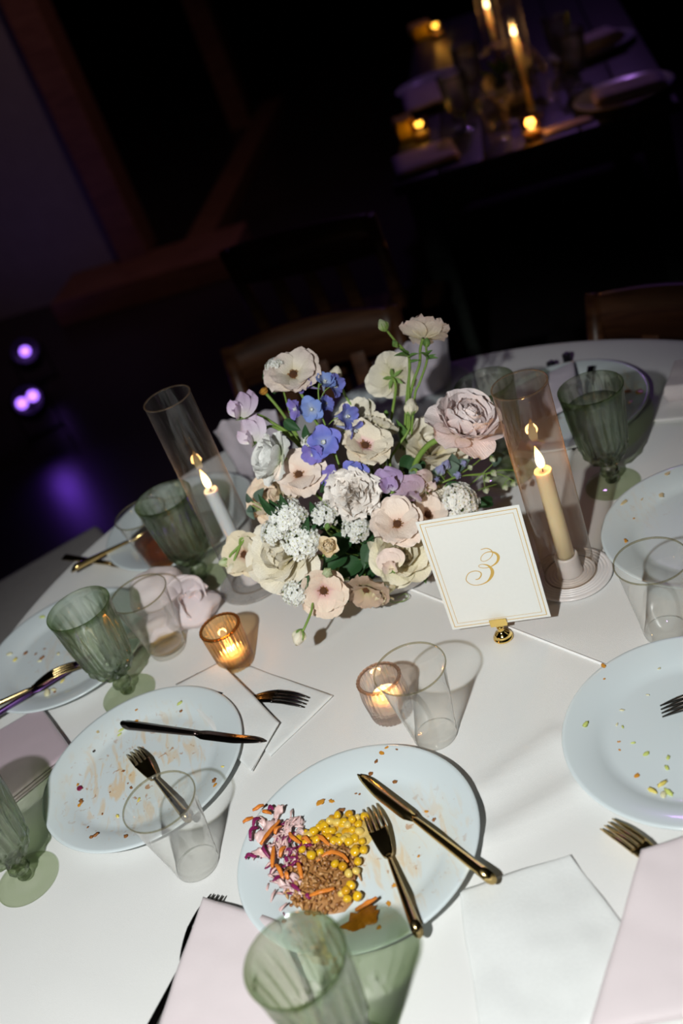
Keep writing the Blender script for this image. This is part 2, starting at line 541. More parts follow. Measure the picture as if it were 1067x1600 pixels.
v = []; f = []
NA, RT = 192, 0.762
rings = [RT * k / 64 for k in range(1, 65)]
v.append((0, 0, TZ))
for r in rings:
    for k in range(NA):
        a = 2 * PI * k / NA
        x, y = r * math.cos(a), r * math.sin(a)
        v.append((x, y, TZ + cloth_z(x, y) * (1 if r < 0.74 else 0)))
drop = [(0.004, -0.003), (0.007, -0.010), (0.009, -0.03), (0.014, -0.08), (0.022, -0.13), (0.03, -0.18), (0.035, -0.22), (0.038, -0.25), (0.04, -0.265)]
for (dr, dz) in drop:
    for k in range(NA):
        a = 2 * PI * k / NA
        g = min(1.0, -dz / 0.35)
        q = RT + dr + g * (0.035 * math.sin(a * 17 + 0.7 * math.sin(3 * a)) + 0.012 * math.sin(a * 31 + 1))
        v.append((q * math.cos(a), q * math.sin(a), TZ + dz))
for k in range(NA):
    f.append((0, 1 + k, 1 + (k + 1) % NA))
nr = len(rings) + len(drop)
for i in range(nr - 1):
    for k in range(NA):
        k2 = (k + 1) % NA
        f.append((1 + i * NA + k, 1 + (i + 1) * NA + k, 1 + (i + 1) * NA + k2, 1 + i * NA + k2))
TCLOTH = cloth_mat('white_satin_cloth', (0.735, 0.73, 0.715), scale=1100, rough=0.5, sheen=0.35, bump=0.55, var=0.07)
cl = props(obj('tablecloth', mesh('tablecloth', v, f), TCLOTH), 'white satin cloth draped over the round table', 'tablecloth')
sm = spline([(-0.02, 0.10, TZ + .0008), (0.001, 0.063, TZ + .0010), (0.085, -0.075, TZ + .0010), (0.172, -0.218, TZ + .0010), (0.23, -0.31, TZ + .0008)], 8)
sv, sf = tube(sm, 0.0018, 6)
obj('hem_seam', mesh('hem_seam', sv, sf), cloth_mat('white_hem', (0.9, 0.9, 0.89)), cl)

# ------------------------------------------------------------------ plates
PLATE_P = [(0, 0.003), (0.082, 0.003), (0.088, 0.0), (0.092, 0.0), (0.096, 0.003), (0.112, 0.0095), (0.139, 0.0165), (0.1422, 0.0175), (0.1427, 0.0187), (0.1418, 0.0198),
           (0.138, 0.0196), (0.113, 0.0132), (0.104, 0.0098), (0.098, 0.0070), (0.090, 0.0060), (0.05, 0.0056), (0, 0.0056)]
PME = mesh('plate', *lathe(PLATE_P, 96))
PLATES = {
 'A': ((-0.181, -0.3505), 'white dinner plate with leftover corn, slaw and pulled meat', plate_mat('china_food', 1.7, 0.8, centre=(0.05, -0.03), spread=0.10)),
 'B': ((-0.429, -0.086), 'sauce-streaked white dinner plate under a slanting empty plastic cup', plate_mat('china_streaked', 5.1, 1.0, centre=(-0.01, 0.0), spread=0.135)),
 'C': ((0.212, -0.374), 'white dinner plate with a few lettuce scraps beside the gold fork', plate_mat('china_lettuce', 9.4, 0.25, centre=(0.02, -0.09), spread=0.07)),
 'D': ((0.397, -0.055), 'nearly clean white dinner plate beside the water-filled green goblet', plate_mat('china_clean', 2.9, 0.2, centre=(-0.06, 0.09), spread=0.07)),
 'E': ((0.357, 0.374), 'dim white dinner plate with orange sauce behind the water-filled goblet', plate_mat('china_orange', 7.7, 0.9, centre=(0.05, -0.02), spread=0.1)),
 'F': ((-0.545, 0.250), 'white dinner plate with crumbs under a crossed fork and knife', plate_mat('china_crumbs', 3.6, 0.35, centre=(0, 0), spread=0.12)),
 'G': ((-0.330, 0.500), 'white dinner plate with an amber drink standing on it', plate_mat('china_far', 6.2, 0.3, centre=(0, 0), spread=0.1)),
 'H': ((0.120, 0.600), 'dim white dinner plate holding a propped lilac napkin', plate_mat('china_dim', 8.2, 0.2, centre=(0, 0), spread=0.1)),
}
for k, (c, lab, m) in PLATES.items():
    props(obj('dinner_plate', PME, m, None, T((c[0], c[1], TZ + 0.001))), lab, 'plate', 'dinner plates around the table')

# ------------------------------------------------------------------ goblets
GGREEN = solid_glass('green_pressed_glass', (0.93, 0.98, 0.90), 0.70, 1.45, (0.96, 0.98, 0.91), (0.42, 0.55, 0.28))
GFOOT = solid_glass('green_glass_foot', (0.93, 0.98, 0.90), 0.95, 1.45, (0.96, 0.972, 0.925), (0.80, 0.86, 0.71))
WATER = solid_glass('water', (0.93, 0.98, 0.92), 0.6, 1.33)

def flute(a, r, z):
    g = max(0.0, min(1.0, (0.158 - z) / 0.03)) * max(0.0, min(1.0, (z - 0.044) / 0.01))
    if z < 0.078:
        return g * 0.0014 * (math.cos(12 * a + (z - .05) * 210) + math.cos(12 * a - (z - .05) * 210))
    return g * (0.0040 * abs(math.cos(9 * a + 0.5 * math.sin((z - .078) * 40))) - 0.0024)
bo = [(0.0, 0.0425), (0.010, 0.0425), (0.017, 0.0455), (0.024, 0.0500), (0.0285, 0.0560), (0.0315, 0.0620), (0.0328, 0.0655), (0.0338, 0.0690), (0.0347, 0.0730), (0.0355, 0.0770), (0.0358, 0.0785), (0.0372, 0.0880), (0.0388, 0.101), (0.0405, 0.116), (0.0422, 0.131), (0.0440, 0.147), (0.0458, 0.161), (0.0472, 0.1705), (0.0472, 0.1722)]
bi = [(0.0460, 0.1725), (0.0440, 0.160), (0.0420, 0.146), (0.0400, 0.131), (0.0383, 0.116), (0.0364, 0.101), (0.0345, 0.088), (0.0320, 0.077), (0.0290, 0.069), (0.024, 0.0615), (0.016, 0.0560), (0.0, 0.0540)]
bo[3:3] = [(0.0205, 0.0475)]
nout = len(bo)
vv, ff = lathe(bo, 180, flute)
v2, f2 = lathe(bi, 180)
gb = MB(); gb.add(vv, ff); gb.add(v2, f2)
base = (nout - 1) * 180
n0 = len(vv)
gb.f += [(base + k, base + (k + 1) % 180, n0 + (k + 1) % 180, n0 + k) for k in range(180)]; gb.i += [0] * 180
BOWL = gb.mesh('bowl')
STEM = mesh('stem', *lathe([(0.0, 0.0075), (0.0085, 0.0080), (0.0095, 0.012), (0.0080, 0.016), (0.0090, 0.0185), (0.0130, 0.0215), (0.0150, 0.0255), (0.0140, 0.0300), (0.0100, 0.0335), (0.0078, 0.0365), (0.0085, 0.0400), (0.0115, 0.0428), (0, 0.043)], 12), False)
FOOT = mesh('foot', *lathe([(0.0, 0.0), (0.0385, 0.0), (0.0410, 0.0012), (0.0412, 0.0028), (0.0400, 0.0040), (0.030, 0.0046), (0.020, 0.0058), (0.0165, 0.0078), (0.0120, 0.0082), (0.0, 0.0082)], 64))

def goblet(x, y, label, rz=0.0, fill=None, z=TZ):
    t = thing('wine_goblet', label, 'goblet', (x, y, z + 0.001), rz, 'green pressed glass goblets')
    obj('bowl', BOWL, GGREEN, t); obj('stem', STEM, GGREEN, t); obj('foot', FOOT, GFOOT, t)
    if fill:
        pr = [(0, 0.0545)]
        for (r, zz) in reversed(bi[:-1]):
            if zz < fill: pr.append((r * 0.985, zz + 0.0004))
        rr = pr[-1][0] + (fill - pr[-1][1]) * 0.12
        pr += [(rr, fill), (0, fill)]
        obj('water', mesh('water', *lathe(pr, 64)), WATER, t)
    return t
goblet(-0.449, 0.092, 'empty green pressed glass goblet between two used plates and a clear cup', 0.2)
goblet(-0.309, 0.307, 'green pressed glass goblet beside the blue-white candle and crumpled pink napkin', 0.5)
goblet(0.336, 0.128, 'green pressed glass goblet filled with water beside the ivory candle', 0.9, 0.142)
goblet(-0.595, -0.191, 'green pressed glass goblet beside the mauve satin napkin', 0.1)
goblet(-0.240, -0.588, 'green pressed glass goblet standing over the blush napkin at the food plate', 0.4)
goblet(0.217, 0.262, 'dim green pressed glass goblet behind the ivory candle chimney', 0.3)

# ------------------------------------------------------------------ clear plastic cups
PLASTIC = thin_glass('clear_plastic', (0.985, 0.985, 0.97), 1.7, 0.02, (0.9, 0.9, 0.86), edge=0.42)
RIMM = thin_glass('clear_plastic_rim', (0.72, 0.70, 0.60), 1.6, 0.1, (0.8, 0.75, 0.6))
AMBER_DRINK = solid_glass('amber_drink', (0.75, 0.36, 0.06), 0.5, 1.33)
RESIDUE = solid_glass('drink_residue', (0.85, 0.72, 0.42), 0.6, 1.33)
CUPW = mesh('cup_wall', *lathe([(0.0, 0.006), (0.021, 0.006), (0.0245, 0.004), (0.0262, 0.0), (0.0272, 0.0006), (0.0280, 0.004), (0.0286, 0.0135), (0.0292, 0.0150), (0.0290, 0.0180), (0.0300, 0.024), (0.0360, 0.065), (0.0425, 0.1115), (0.0437, 0.1125)], 64))
CUPR = mesh('rim', *lathe([(0.0437, 0.1120), (0.0446, 0.1128), (0.0449, 0.1140), (0.0444, 0.1150), (0.0434, 0.1150), (0.0430, 0.1138), (0.0432, 0.1125)], 64, closed=True))

def cup(x, y, label, fill=None, fm=None, z=TZ, tilt=None):
    M = T((x, y, z + 0.001))
    if tilt: M = M @ tilt
    t = thing('plastic_cup', label, 'cup', None, 0, 'clear plastic cups', M)
    obj('cup_wall', CUPW, PLASTIC, t); obj('rim', CUPR, RIMM, t)
    if fill:
        rr = 0.0285 + (fill - 0.015) * 0.15
        obj('drink', mesh('drink', *lathe([(0, 0.0075), (0.022, 0.0075), (0.0262, 0.009), (0.0275, 0.014), (rr, fill), (0, fill)], 48)), fm, t)
    return t
cup(-0.3735, -0.2735, 'empty clear plastic cup in front of the sauce-streaked plate and its fork')
cup(-0.3815, 0.163, 'clear plastic cup with a thin amber residue before the crumpled pink napkin', 0.0115, RESIDUE)
cup(-0.0525, -0.222, 'empty clear plastic cup beside the pale pink votive')
cup(0.262, -0.204, 'empty clear plastic cup between two clean plates beside the ivory candle')
cup(-0.367, 0.385, 'clear plastic cup of amber drink behind the green goblet and pink napkin', 0.06, AMBER_DRINK, TZ + 0.006)

# ------------------------------------------------------------------ candles in glass chimneys
CHIM_W = thin_glass('chimney_glass_clear', (0.955, 0.95, 0.945), 1.25, 0.02, (0.5, 0.46, 0.44), edge=0.35)
CHIM_I = thin_glass('chimney_glass_amber_glow', (0.93, 0.90, 0.87), 1.35, 0.065, (0.50, 0.33, 0.20), edge=0.35)  # flame glow is put into an amber haze film on the glass
CHIMR = thin_glass('chimney_rim', (0.82, 0.78, 0.73), 1.6, 0.12, (0.7, 0.55, 0.4))
DISC = thin_glass('frosted_disc', (0.85, 0.84, 0.83), 1.0, 0.30, (0.82, 0.79, 0.77), 0.15)
DISC_I = mat('frosted_white_disc', (0.72, 0.67, 0.65), 0.25, coat=0.3)
HOLD = mat('white_holder', (0.74, 0.70, 0.70), 0.4, sss=0.2)
BAND = mat('blue_grey_band', (0.30, 0.34, 0.37), 0.4)
IVORY = mat('ivory_wax', (0.86, 0.72, 0.45), 0.42, var=0.04, sss=0.55, sssr=0.012)
BLUEW = mat('blue_white_wax', (0.66, 0.72, 0.75), 0.42, var=0.03, sss=0.4, sssr=0.010)
WICK = mat('wick', (0.02, 0.015, 0.01), 0.9)

def flame_mat(name, strength):
    if name in MATS: return MATS[name]
    m, nt, b, out = newmat(name)
    N, L = nt.nodes, nt.links
    N.remove(b)
    at = N.new('ShaderNodeAttribute'); at.attribute_name = 'pv'
    cr = N.new('ShaderNodeValToRGB')
    e = cr.color_ramp.elements
    e[0].position = 0.0; e[0].color = (0.55, 0.13, 0.02, 1)
    e[1].position = 1.0; e[1].color = (1.0, 0.42, 0.07, 1)
    q = e.new(0.22); q.color = (1.0, 0.72, 0.34, 1)
    q = e.new(0.6); q.color = (1.0, 0.70, 0.30, 1)
    L.new(at.outputs['Fac'], cr.inputs[0])
    em = N.new('ShaderNodeEmission'); em.inputs[1].default_value = strength
    L.new(cr.outputs[0], em.inputs[0]); L.new(em.outputs[0], out.inputs[0])
    MATS[name] = m
    return m
FLAME = flame_mat('flame', 7.0)

def flame(parent, M, h, r, lean=0.0, m=None):
    n = 14
    prof = []
    for i in range(15):
        u = i / 14
        prof.append((r * (math.sin(PI * u ** 0.62) ** 0.9 if 0 < u < 1 else 0.0), u * h))
    v, f = lathe(prof, n)
    v = [(x + lean * (z / h) ** 2 * h, y, z) for (x, y, z) in v]
    pv = [z / h for (x, y, z) in v]
    return obj('flame', mesh('flame', v, f, True, pv), m or FLAME, parent, M)

def candle_set(x, y, hc, htaper, glass, wax, holdlab, label_c, label_t, rtap, disc, band=False, lum=0.6):
    t = thing('candle_chimney', label_c, 'candle holder', (x, y, TZ + 0.001), 0, 'glass candle chimneys on ribbed discs')
    pr = [(0, 0.001), (0.052, 0.001), (0.0565, 0.002), (0.0575, 0.0045), (0.056, 0.006)]
    q_ = 0
    while 0.0545 - 0.00115 * q_ > 0.017:
        pr.append((0.0545 - 0.00115 * q_, 0.0056 + 0.0013 * math.sin(q_ * PI / 2))); q_ += 1
    pr.append((0.0, 0.0060))
    obj('base_disc', mesh('base_disc', *lathe(pr, 72)), disc, t)
    M = WM[t]
    v, f = lathe([(0.0352, 0.0065), (0.0352, 0.05), (0.0352, 0.12), (0.0352, 0.2), (0.0352, hc)], 64)
    obj('glass_tube', mesh('glass_tube', v, f), glass, t)
    for zz in (0.0072, hc):
        v, f = lathe([(0.0343, zz - 0.0007), (0.0361, zz - 0.0007), (0.0364, zz), (0.0361, zz + 0.0008), (0.0343, zz + 0.0008), (0.034, zz)], 64, closed=True)
        obj('tube_rim', mesh('tube_rim', v, f), CHIMR, t)
    c = obj('taper_cup', mesh('taper_cup', *lathe([(0, 0.006), (0.0165, 0.006), (0.0175, 0.009), (0.0162, 0.014), (0.0160, 0.036), (0.0155, 0.0385), (rtap + .0006, 0.0385), (rtap + .0006, 0.020), (0, 0.020)], 40)), HOLD, t)
    if band:
        obj('band', mesh('band', *lathe([(0.0163, 0.0330), (0.0166, 0.0335), (0.0166, 0.0388), (0.0150, 0.0392)], 40)), BAND, c)
    k = thing('taper_candle', label_t, 'candle', (x, y, TZ + 0.0215), 0, 'lit taper candles')
    H = htaper - 0.0215
    obj('wax', mesh('wax', *lathe([(0, 0), (rtap, 0), (rtap * 0.985, H * 0.5), (rtap * 0.95, H - 0.006), (rtap * 1.02, H - 0.002), (rtap * 0.96, H), (rtap * 0.75, H - 0.0008), (rtap * 0.45, H - 0.0025), (0, H - 0.003)], 36)), wax, k)
    obj('wick', mesh('wick', *tube([(0, 0, H - 0.004), (0.0003, 0, H + 0.003), (0.0012, 0, H + 0.007)], 0.0008, 6)), WICK, k)
    fl_ = flame(k, WM[k] @ T((0, 0, H + 0.002)) @ RZ(2.6), 0.036, 0.0058, 0.05)
    light('candle_glow', 'POINT', (x, y, TZ + htaper + 0.022), lum, (1.0, 0.50, 0.16), shadow_soft_size=0.008)
candle_set(0.203, -0.035, 0.309, 0.181, CHIM_I, IVORY, None, 'smoky glow-tinted glass chimney on a ribbed frosted disc beside the number card', 'lit ivory taper candle inside the smoky glow-tinted glass chimney', 0.0118, DISC_I, lum=0.36)
candle_set(-0.229, 0.247, 0.348, 0.186, CHIM_W, BLUEW, None, 'clear glass chimney on a disc beside the green goblet and pink napkin', 'lit blue-white taper candle inside the clear glass chimney', 0.0112, DISC, True, lum=0.22)

# ------------------------------------------------------------------ ribbed votives
def votive(x, y, gm, rimm, label, glow, ht, tl_z, r0=0.0300, r1=0.0252):
    t = thing('votive_glass', label, 'votive', (x, y, TZ + 0.001), 0, 'ribbed votive glasses')
    n = 30
    def rib(a, r, z):
        return 0.0014 * (abs(math.cos(n / 2 * a)) - 0.5)
    v, f = lathe([(r1 - .004, 0.0), (r1, 0.0015), (r1 + 0.0008, 0.006), (r1 + 0.002, 0.02), (r1 + .0035, ht * .6), (r0, ht - 0.004), (r0, ht)], 120, rib)
    b = MB(); b.add(v, f)
    n1 = len(v)
    v2, f2 = lathe([(r0 - 0.0032, ht), (r0 - 0.0040, ht - 0.003), (r0 - .006, ht * .5), (r1 - 0.0035, 0.016), (r1 - 0.006, 0.0125), (0.0, 0.012)], 120)
    b.add(v2, f2)
    m0 = 6 * 120
    b.f += [(m0 + k, m0 + (k + 1) % 120, n1 + (k + 1) % 120, n1 + k) for k in range(120)]; b.i += [0] * 120
    n2 = len(b.v)
    b.v.append(Vector((0, 0, 0))); b.pv.append(0)
    b.f += [(n2, (k + 1) % 120, k) for k in range(120)]; b.i += [0] * 120
    obj('glass_body', b.mesh('glass_body'), gm, t)
    v, f = lathe([(r0 - 0.0035, ht - .0002), (r0 + 0.0004, ht - .0008), (r0 + 0.0012, ht + 0.0006), (r0 + .0004, ht + 0.0018), (r0 - 0.0035, ht + 0.0016)], 120, lambda a, r, z: (0.0007 * (abs(math.cos(15 * a)) - 0.5) if r > r0 - .001 else 0), True)
    obj('scalloped_rim', mesh('scalloped_rim', v, f), rimm, t)
    k = thing('tealight', 'lit tealight inside the ' + label.split(' votive')[0] + ' votive glass', 'candle', (x, y, TZ + 0.0135), 0, 'lit tealights')
    obj('wax', mesh('wax', *lathe([(0, 0), (0.0185, 0), (0.019, 0.002), (0.019, tl_z), (0.0175, tl_z + .0006), (0.0165, tl_z - 0.001), (0, tl_z - 0.0015)], 40)), mat('tealight_wax', (0.85, 0.78, 0.66), 0.4, sss=0.4), k)
    obj('wick', mesh('wick', *tube([(0, 0, tl_z - 0.002), (0.0005, 0, tl_z + 0.004)], 0.0008, 6)), WICK, k)
    flame(k, WM[k] @ T((0, 0, tl_z)) , 0.017, 0.0048)
    light('tealight_glow', 'POINT', (x, y, TZ + 0.0135 + tl_z + 0.012), glow, (1.0, 0.52, 0.18), shadow_soft_size=0.006)
AMBG = solid_glass('amber_ribbed_glass', (0.98, 0.80, 0.55), 0.6, 1.4, (0.97, 0.78, 0.52))
AMBR = solid_glass('amber_rim_glass', (0.80, 0.50, 0.22), 0.3, 1.45, (0.75, 0.45, 0.18))
PNKG = solid_glass('pink_ribbed_glass', (0.99, 0.92, 0.88), 0.62, 1.4, (0.98, 0.91, 0.87))
PNKR = solid_glass('pink_rim_glass', (0.95, 0.76, 0.64), 0.65, 1.45, (0.95, 0.76, 0.64))
votive(-0.280, 0.066, AMBG, AMBR, 'amber ribbed votive glass glowing beside the folded paper napkins', 0.12, 0.070, 0.010)
votive(-0.093, -0.155, PNKG, PNKR, 'pale pink ribbed votive glass with its flame showing beside a clear cup', 0.12, 0.060, 0.020, 0.0285, 0.0265)

# ------------------------------------------------------------------ number card in its brass clip
ca = Vector((0.0207, -0.0763)); cb = Vector((0.1434, -0.1256))
cdir = (cb - ca).normalized(); cang = math.atan2(cdir.y, cdir.x)
cm = (ca + cb) / 2
CM = T((cm.x, cm.y, TZ + 0.025)) @ RZ(cang) @ RX(-math.radians(2))
CARDM = mat('ivory_card', (0.79, 0.79, 0.75), 0.7, var=0.02, scale=200)
GOLDINK = mat('gold_ink', (0.66, 0.42, 0.10), 0.42, 0.15, 0.06, 300)
card = obj('number_card', mesh('number_card', *bevel_box(0.132, 0.0011, 0.178, 0.0003, 1), False), CARDM, None, CM @ T((0, 0, 0.089)))
props(card, 'white table number card with gold double border and a gold 3', 'table number')
def frame(ins, wd):
    hw, hh = 0.066 - ins, 0.089 - ins
    v = []; 
    for (q, d) in ((0, -0.00062), (wd, -0.00062)):
        v += [(-hw + q, d, -hh + q), (hw - q, d, -hh + q), (hw - q, d, hh - q), (-hw + q, d, hh - q)]
    return v, [(i, (i + 1) % 4, 4 + (i + 1) % 4, 4 + i) for i in range(4)]
for ins, wd in ((0.0040, 0.0010), (0.0095, 0.0006)):
    obj('border_line', mesh('border_line', *frame(ins, wd), False), GOLDINK, card)
THREE = [(3.6, 121.5), (11.1, 122.2), (16.2, 118.2), (16.5, 112.2), (11.4, 106.0), (4.5, 103.0), (0.2, 104.5), (1.0, 109.7), (6.6, 115.0), (14.2, 116.3), (20.5, 112.8), (22.6, 106.5), (18.5, 98.5), (9.0, 93.1), (0.4, 92.8), (-5.0, 95.4), (-4.2, 98.3), (0.8, 98.7), (7.1, 95.0), (9.8, 86.9), (6.7, 78.5), (-0.8, 70.9), (-11.7, 67.6), (-21.1, 69.5), (-26.3, 76.1), (-25.5, 82.1), (-20.1, 88.6), (-11.4, 90.4), (-5.7, 87.1), (-5.7, 82.6), (-10.1, 77.4), (-14.8, 76.8)]
WID = [.8, 1.2, 1.3, 1.1, .8, .8, .8, .8, .9, 1.5, 3.0, 3.6, 2.6, 1.2, .9, .8, .8, 1.1, 2.6, 4.2, 3.9, 2.0, 1.1, 1.0, 1.0, 1.0, 1.0, 1.1, 1.3, 1.5, 1.5, 1.0]
ps = spline([(x, w_, y) for (x, y), w_ in zip(THREE, WID)], 6)
v = []; f = []
for i, p in enumerate(ps):
    a_, b_ = ps[max(0, i - 1)], ps[min(len(ps) - 1, i + 1)]
    tx, tz = b_.x - a_.x, b_.z - a_.z
    l = math.hypot(tx, tz) or 1
    nx, nz = -tz / l, tx / l
    hw = p.y / 2
    v += [((p.x + nx * hw) / 1000, -0.00075 - 0.0000008 * i, (p.z + nz * hw) / 1000 - 0.089), ((p.x - nx * hw) / 1000, -0.00075 - 0.0000008 * i, (p.z - nz * hw) / 1000 - 0.089)]
    if i: f.append((2 * i - 2, 2 * i, 2 * i + 1, 2 * i - 1))
obj('numeral', mesh('numeral', v, f, False), GOLDINK, card)
st = thing('card_stand', 'small polished brass place card stand gripping the number card', 'card holder', None, 0, None, T((0.079, -0.1015, TZ + 0.001)) @ RZ(cang))
obj('base', mesh('base', *lathe([(0, 0), (0.0125, 0), (0.0135, 0.0015), (0.0130, 0.0035), (0.0105, 0.0050), (0.0112, 0.0065), (0.0098, 0.0090), (0.0060, 0.0115), (0.0042, 0.0135), (0.0034, 0.0165), (0.0048, 0.0180), (0.0048, 0.0200), (0.003, 0.0215), (0, 0.022)], 40)), BRASS, st)
b = MB()
b.add(*bevel_box(0.0225, 0.0012, 0.0125, 0.0004, 1), M=T((0.0, -0.0022, 0.0285)))
b.add(*bevel_box(0.0155, 0.0012, 0.004, 0.0004, 1), M=T((0.0, -0.0042, 0.036)) @ RX(0.8))
b.add(*bevel_box(0.0225, 0.0012, 0.0125, 0.0004, 1), M=T((0.0, 0.0024, 0.0285)))
b.add(*bevel_box(0.010, 0.006, 0.0016, 0.0004, 1), M=T((0.0, 0.0, 0.0224)))
obj('clip', b.mesh('clip', False), BRASS, st)

# ------------------------------------------------------------------ cutlery (local x runs from the tip to the handle end)
def fork_meshes():
    L = 0.198
    def zc(x):   # side profile: tips dip, root rises
        return 0.0085 * math.sin(PI * min(1, x / 0.085)) * 0.9 + (0.0 if x < 0.085 else 0.0015)
    hd = MB()
    NT = 7
    for k in range(4):
        yc = -0.0093 + 0.0062 * k
        v = []; f = []
        for i in range(NT + 1):
            x = 0.050 * i / NT
            hw = 0.0006 + 0.0013 * min(1, x / 0.02)
            yy = yc * (0.94 + 0.06 * x / 0.05)
            th = 0.0006 + 0.0006 * min(1, x / 0.02)
            z = zc(x)
            v += [(x, yy - hw, z - th), (x, yy + hw, z - th), (x, yy + hw, z + th), (x, yy - hw, z + th)]
            if i:
                q = 4 * i
                for a in range(4):
                    f.append((q - 4 + a, q - 4 + (a + 1) % 4, q + (a + 1) % 4, q + a))
        f.append((3, 2, 1, 0))
        hd.add(v, f)
    v = []; f = []
    N = 12
    for i in range(N + 1):
        x = 0.047 + 0.040 * i / N
        u = i / N
        hw = 0.0112 * (1 - u) ** 0.55 + 0.0028 * u if u < 1 else 0.0028
        hw = max(hw, 0.0028)
        th = 0.0011 + 0.0012 * u
        z = zc(x)
        cup_ = 0.0016 * (1 - u)
        for (yy, s) in ((-1, -1), (-.5, -1), (0, -1), (.5, -1), (1, -1), (1, 1), (.5, 1), (0, 1), (-.5, 1), (-1, 1)):
            v.append((x, yy * hw, z + s * th + cup_ * (yy * yy - 0.6)))
        if i:
            q = 10 * i
            for a in range(10):
                f.append((q - 10 + a, q - 10 + (a + 1) % 10, q + (a + 1) % 10, q + a))
    f.append(tuple(range(9, -1, -1)))
    hd.add(v, f)
    pts = [(0.083, 0, zc(0.083)), (0.095, 0, 0.0018), (0.12, 0, 0.0022), (0.16, 0, 0.0030), (0.188, 0, 0.0036), (0.196, 0, 0.0038)]
    hv, hf = tube(pts, [0.0026, 0.0028, 0.0036, 0.0050, 0.0060, 0.0062], 14)
    hv = [Vector(q) for q in hv]
    for q in hv[-14:]:
        q.x += (q.z - 0.0038) * -1.1
    return hd.mesh('tines'), mesh('handle', hv, hf)

def knife_meshes():
    bl = MB()
    N = 16
    v = []; f = []
    for i in range(N + 1):
        u = i / N
        x = 0.112 * u
        top = 0.0058 * min(1, (u / 0.16) ** 0.5) if u < 0.9 else 0.0058 - 0.025 * (u - 0.9)
        bot = -0.0085 * min(1, (u / 0.40) ** 0.6) if u < 0.86 else -0.0085 + 0.04 * (u - 0.86)
        if u == 0: top, bot = 0.0008, -0.0002
        th = 0.0011
        v += [(x, top, -th), (x, bot, -0.0003), (x, bot, 0.0003), (x, top, th)]
        if i:
            q = 4 * i
            for a in range(4):
                f.append((q - 4 + a, q - 4 + (a + 1) % 4, q + (a + 1) % 4, q + a))
    f.append((3, 2, 1, 0)); f.append(tuple(4 * N + a for a in range(4)))
    bl.add(v, f)
    pts = [(0.106, 0, 0), (0.112, 0, 0), (0.13, 0, 0), (0.18, 0, 0), (0.222, 0, 0), (0.232, 0, 0)]
    hv, hf = tube(pts, [0.0022, 0.0036, 0.0042, 0.0052, 0.0062, 0.0064], 14)
    hv = [Vector(q) for q in hv]
    for q in hv[-14:]:
        q.x += q.z * -1.2
    return bl.mesh('blade'), mesh('handle', hv, hf)
FT, FH = fork_meshes()
KB, KH = knife_meshes()

def lay(tip, end, spin=0.0):
    """matrix that puts a piece of cutlery with its tip at one point and pointing to another"""
    a, b_ = Vector(tip), Vector(end)
    x = (b_ - a).normalized()
    y = Vector((0, 0, 1)).cross(x).normalized()
    z = x.cross(y)
    return Matrix(((x.x, y.x, z.x, a.x), (x.y, y.y, z.y, a.y), (x.z, y.z, z.z, a.z), (0, 0, 0, 1))) @ RX(spin)

def fork(tip, end, label, m=DGOLD, spin=0.0, group='gold forks'):
    t = thing('dinner_fork', label, 'fork', None, 0, group, lay(tip, end, spin))
    obj('tines', FT, m, t); obj('handle', FH, m, t)

def knife(tip, end, label, m=DGOLD, spin=0.0, group='gold knives'):
    t = thing('dinner_knife', label, 'knife', None, 0, group, lay(tip, end, spin))
    obj('blade', KB, m, t); obj('handle', KH, m, t)
z_ = TZ
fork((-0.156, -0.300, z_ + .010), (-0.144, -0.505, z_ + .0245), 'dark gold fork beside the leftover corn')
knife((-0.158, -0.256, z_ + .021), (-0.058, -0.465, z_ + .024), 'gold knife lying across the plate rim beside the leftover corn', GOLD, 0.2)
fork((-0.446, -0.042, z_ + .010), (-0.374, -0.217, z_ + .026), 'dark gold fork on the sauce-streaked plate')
knife((-0.262, -0.140, z_ + .023), (-0.437, -0.008, z_ + .022), 'dark gold knife overhanging the sauce-streaked plate', mat('gold_shaded', (0.10, 0.075, 0.07), 0.25, 1.0), PI)  # dark reflection on the gold is put into this base colour
fork((-0.196, -0.081, z_ + .0060), (-0.352, 0.028, z_ + .0085), 'black-looking fork between the folded paper napkins', mat('gold_dark_reflection', (0.06, 0.055, 0.05), 0.25, 1.0), 0.0)  # gold flatware; the dark surroundings it mirrors are put into its colour
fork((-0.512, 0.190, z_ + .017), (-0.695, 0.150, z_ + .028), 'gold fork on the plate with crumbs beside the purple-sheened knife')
knife((-0.497, 0.200, z_ + .0215), (-0.700, 0.118, z_ + .028), 'purple-sheened gold knife lying across the plate with crumbs', mat('gold_violet_sheen', (0.20, 0.10, 0.32), 0.28, 1.0), PI)  # violet sheen on the gold blade and handle is painted as base colour
fork((-0.352, -0.337, z_ + .008), (-0.470, -0.512, z_ + .003), 'dark fork sticking out from under the blush napkin at the food plate', mat('gold_dark_reflection', (0.06, 0.055, 0.05)))
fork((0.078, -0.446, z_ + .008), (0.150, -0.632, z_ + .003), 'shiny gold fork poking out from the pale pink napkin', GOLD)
fork((0.196, -0.330, z_ + .008), (0.385, -0.390, z_ + .024), 'black-looking fork lying on the plate with lettuce scraps', mat('gold_dark_reflection', (0.06, 0.055, 0.05)))
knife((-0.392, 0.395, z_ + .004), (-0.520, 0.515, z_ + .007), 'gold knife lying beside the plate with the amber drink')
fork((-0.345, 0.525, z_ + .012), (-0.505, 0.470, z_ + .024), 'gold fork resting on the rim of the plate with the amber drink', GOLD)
knife((0.322, 0.250, z_ + .005), (0.436, 0.440, z_ + .024), 'dark knife behind the water-filled goblet', mat('gold_dark_reflection', (0.06, 0.055, 0.05)))

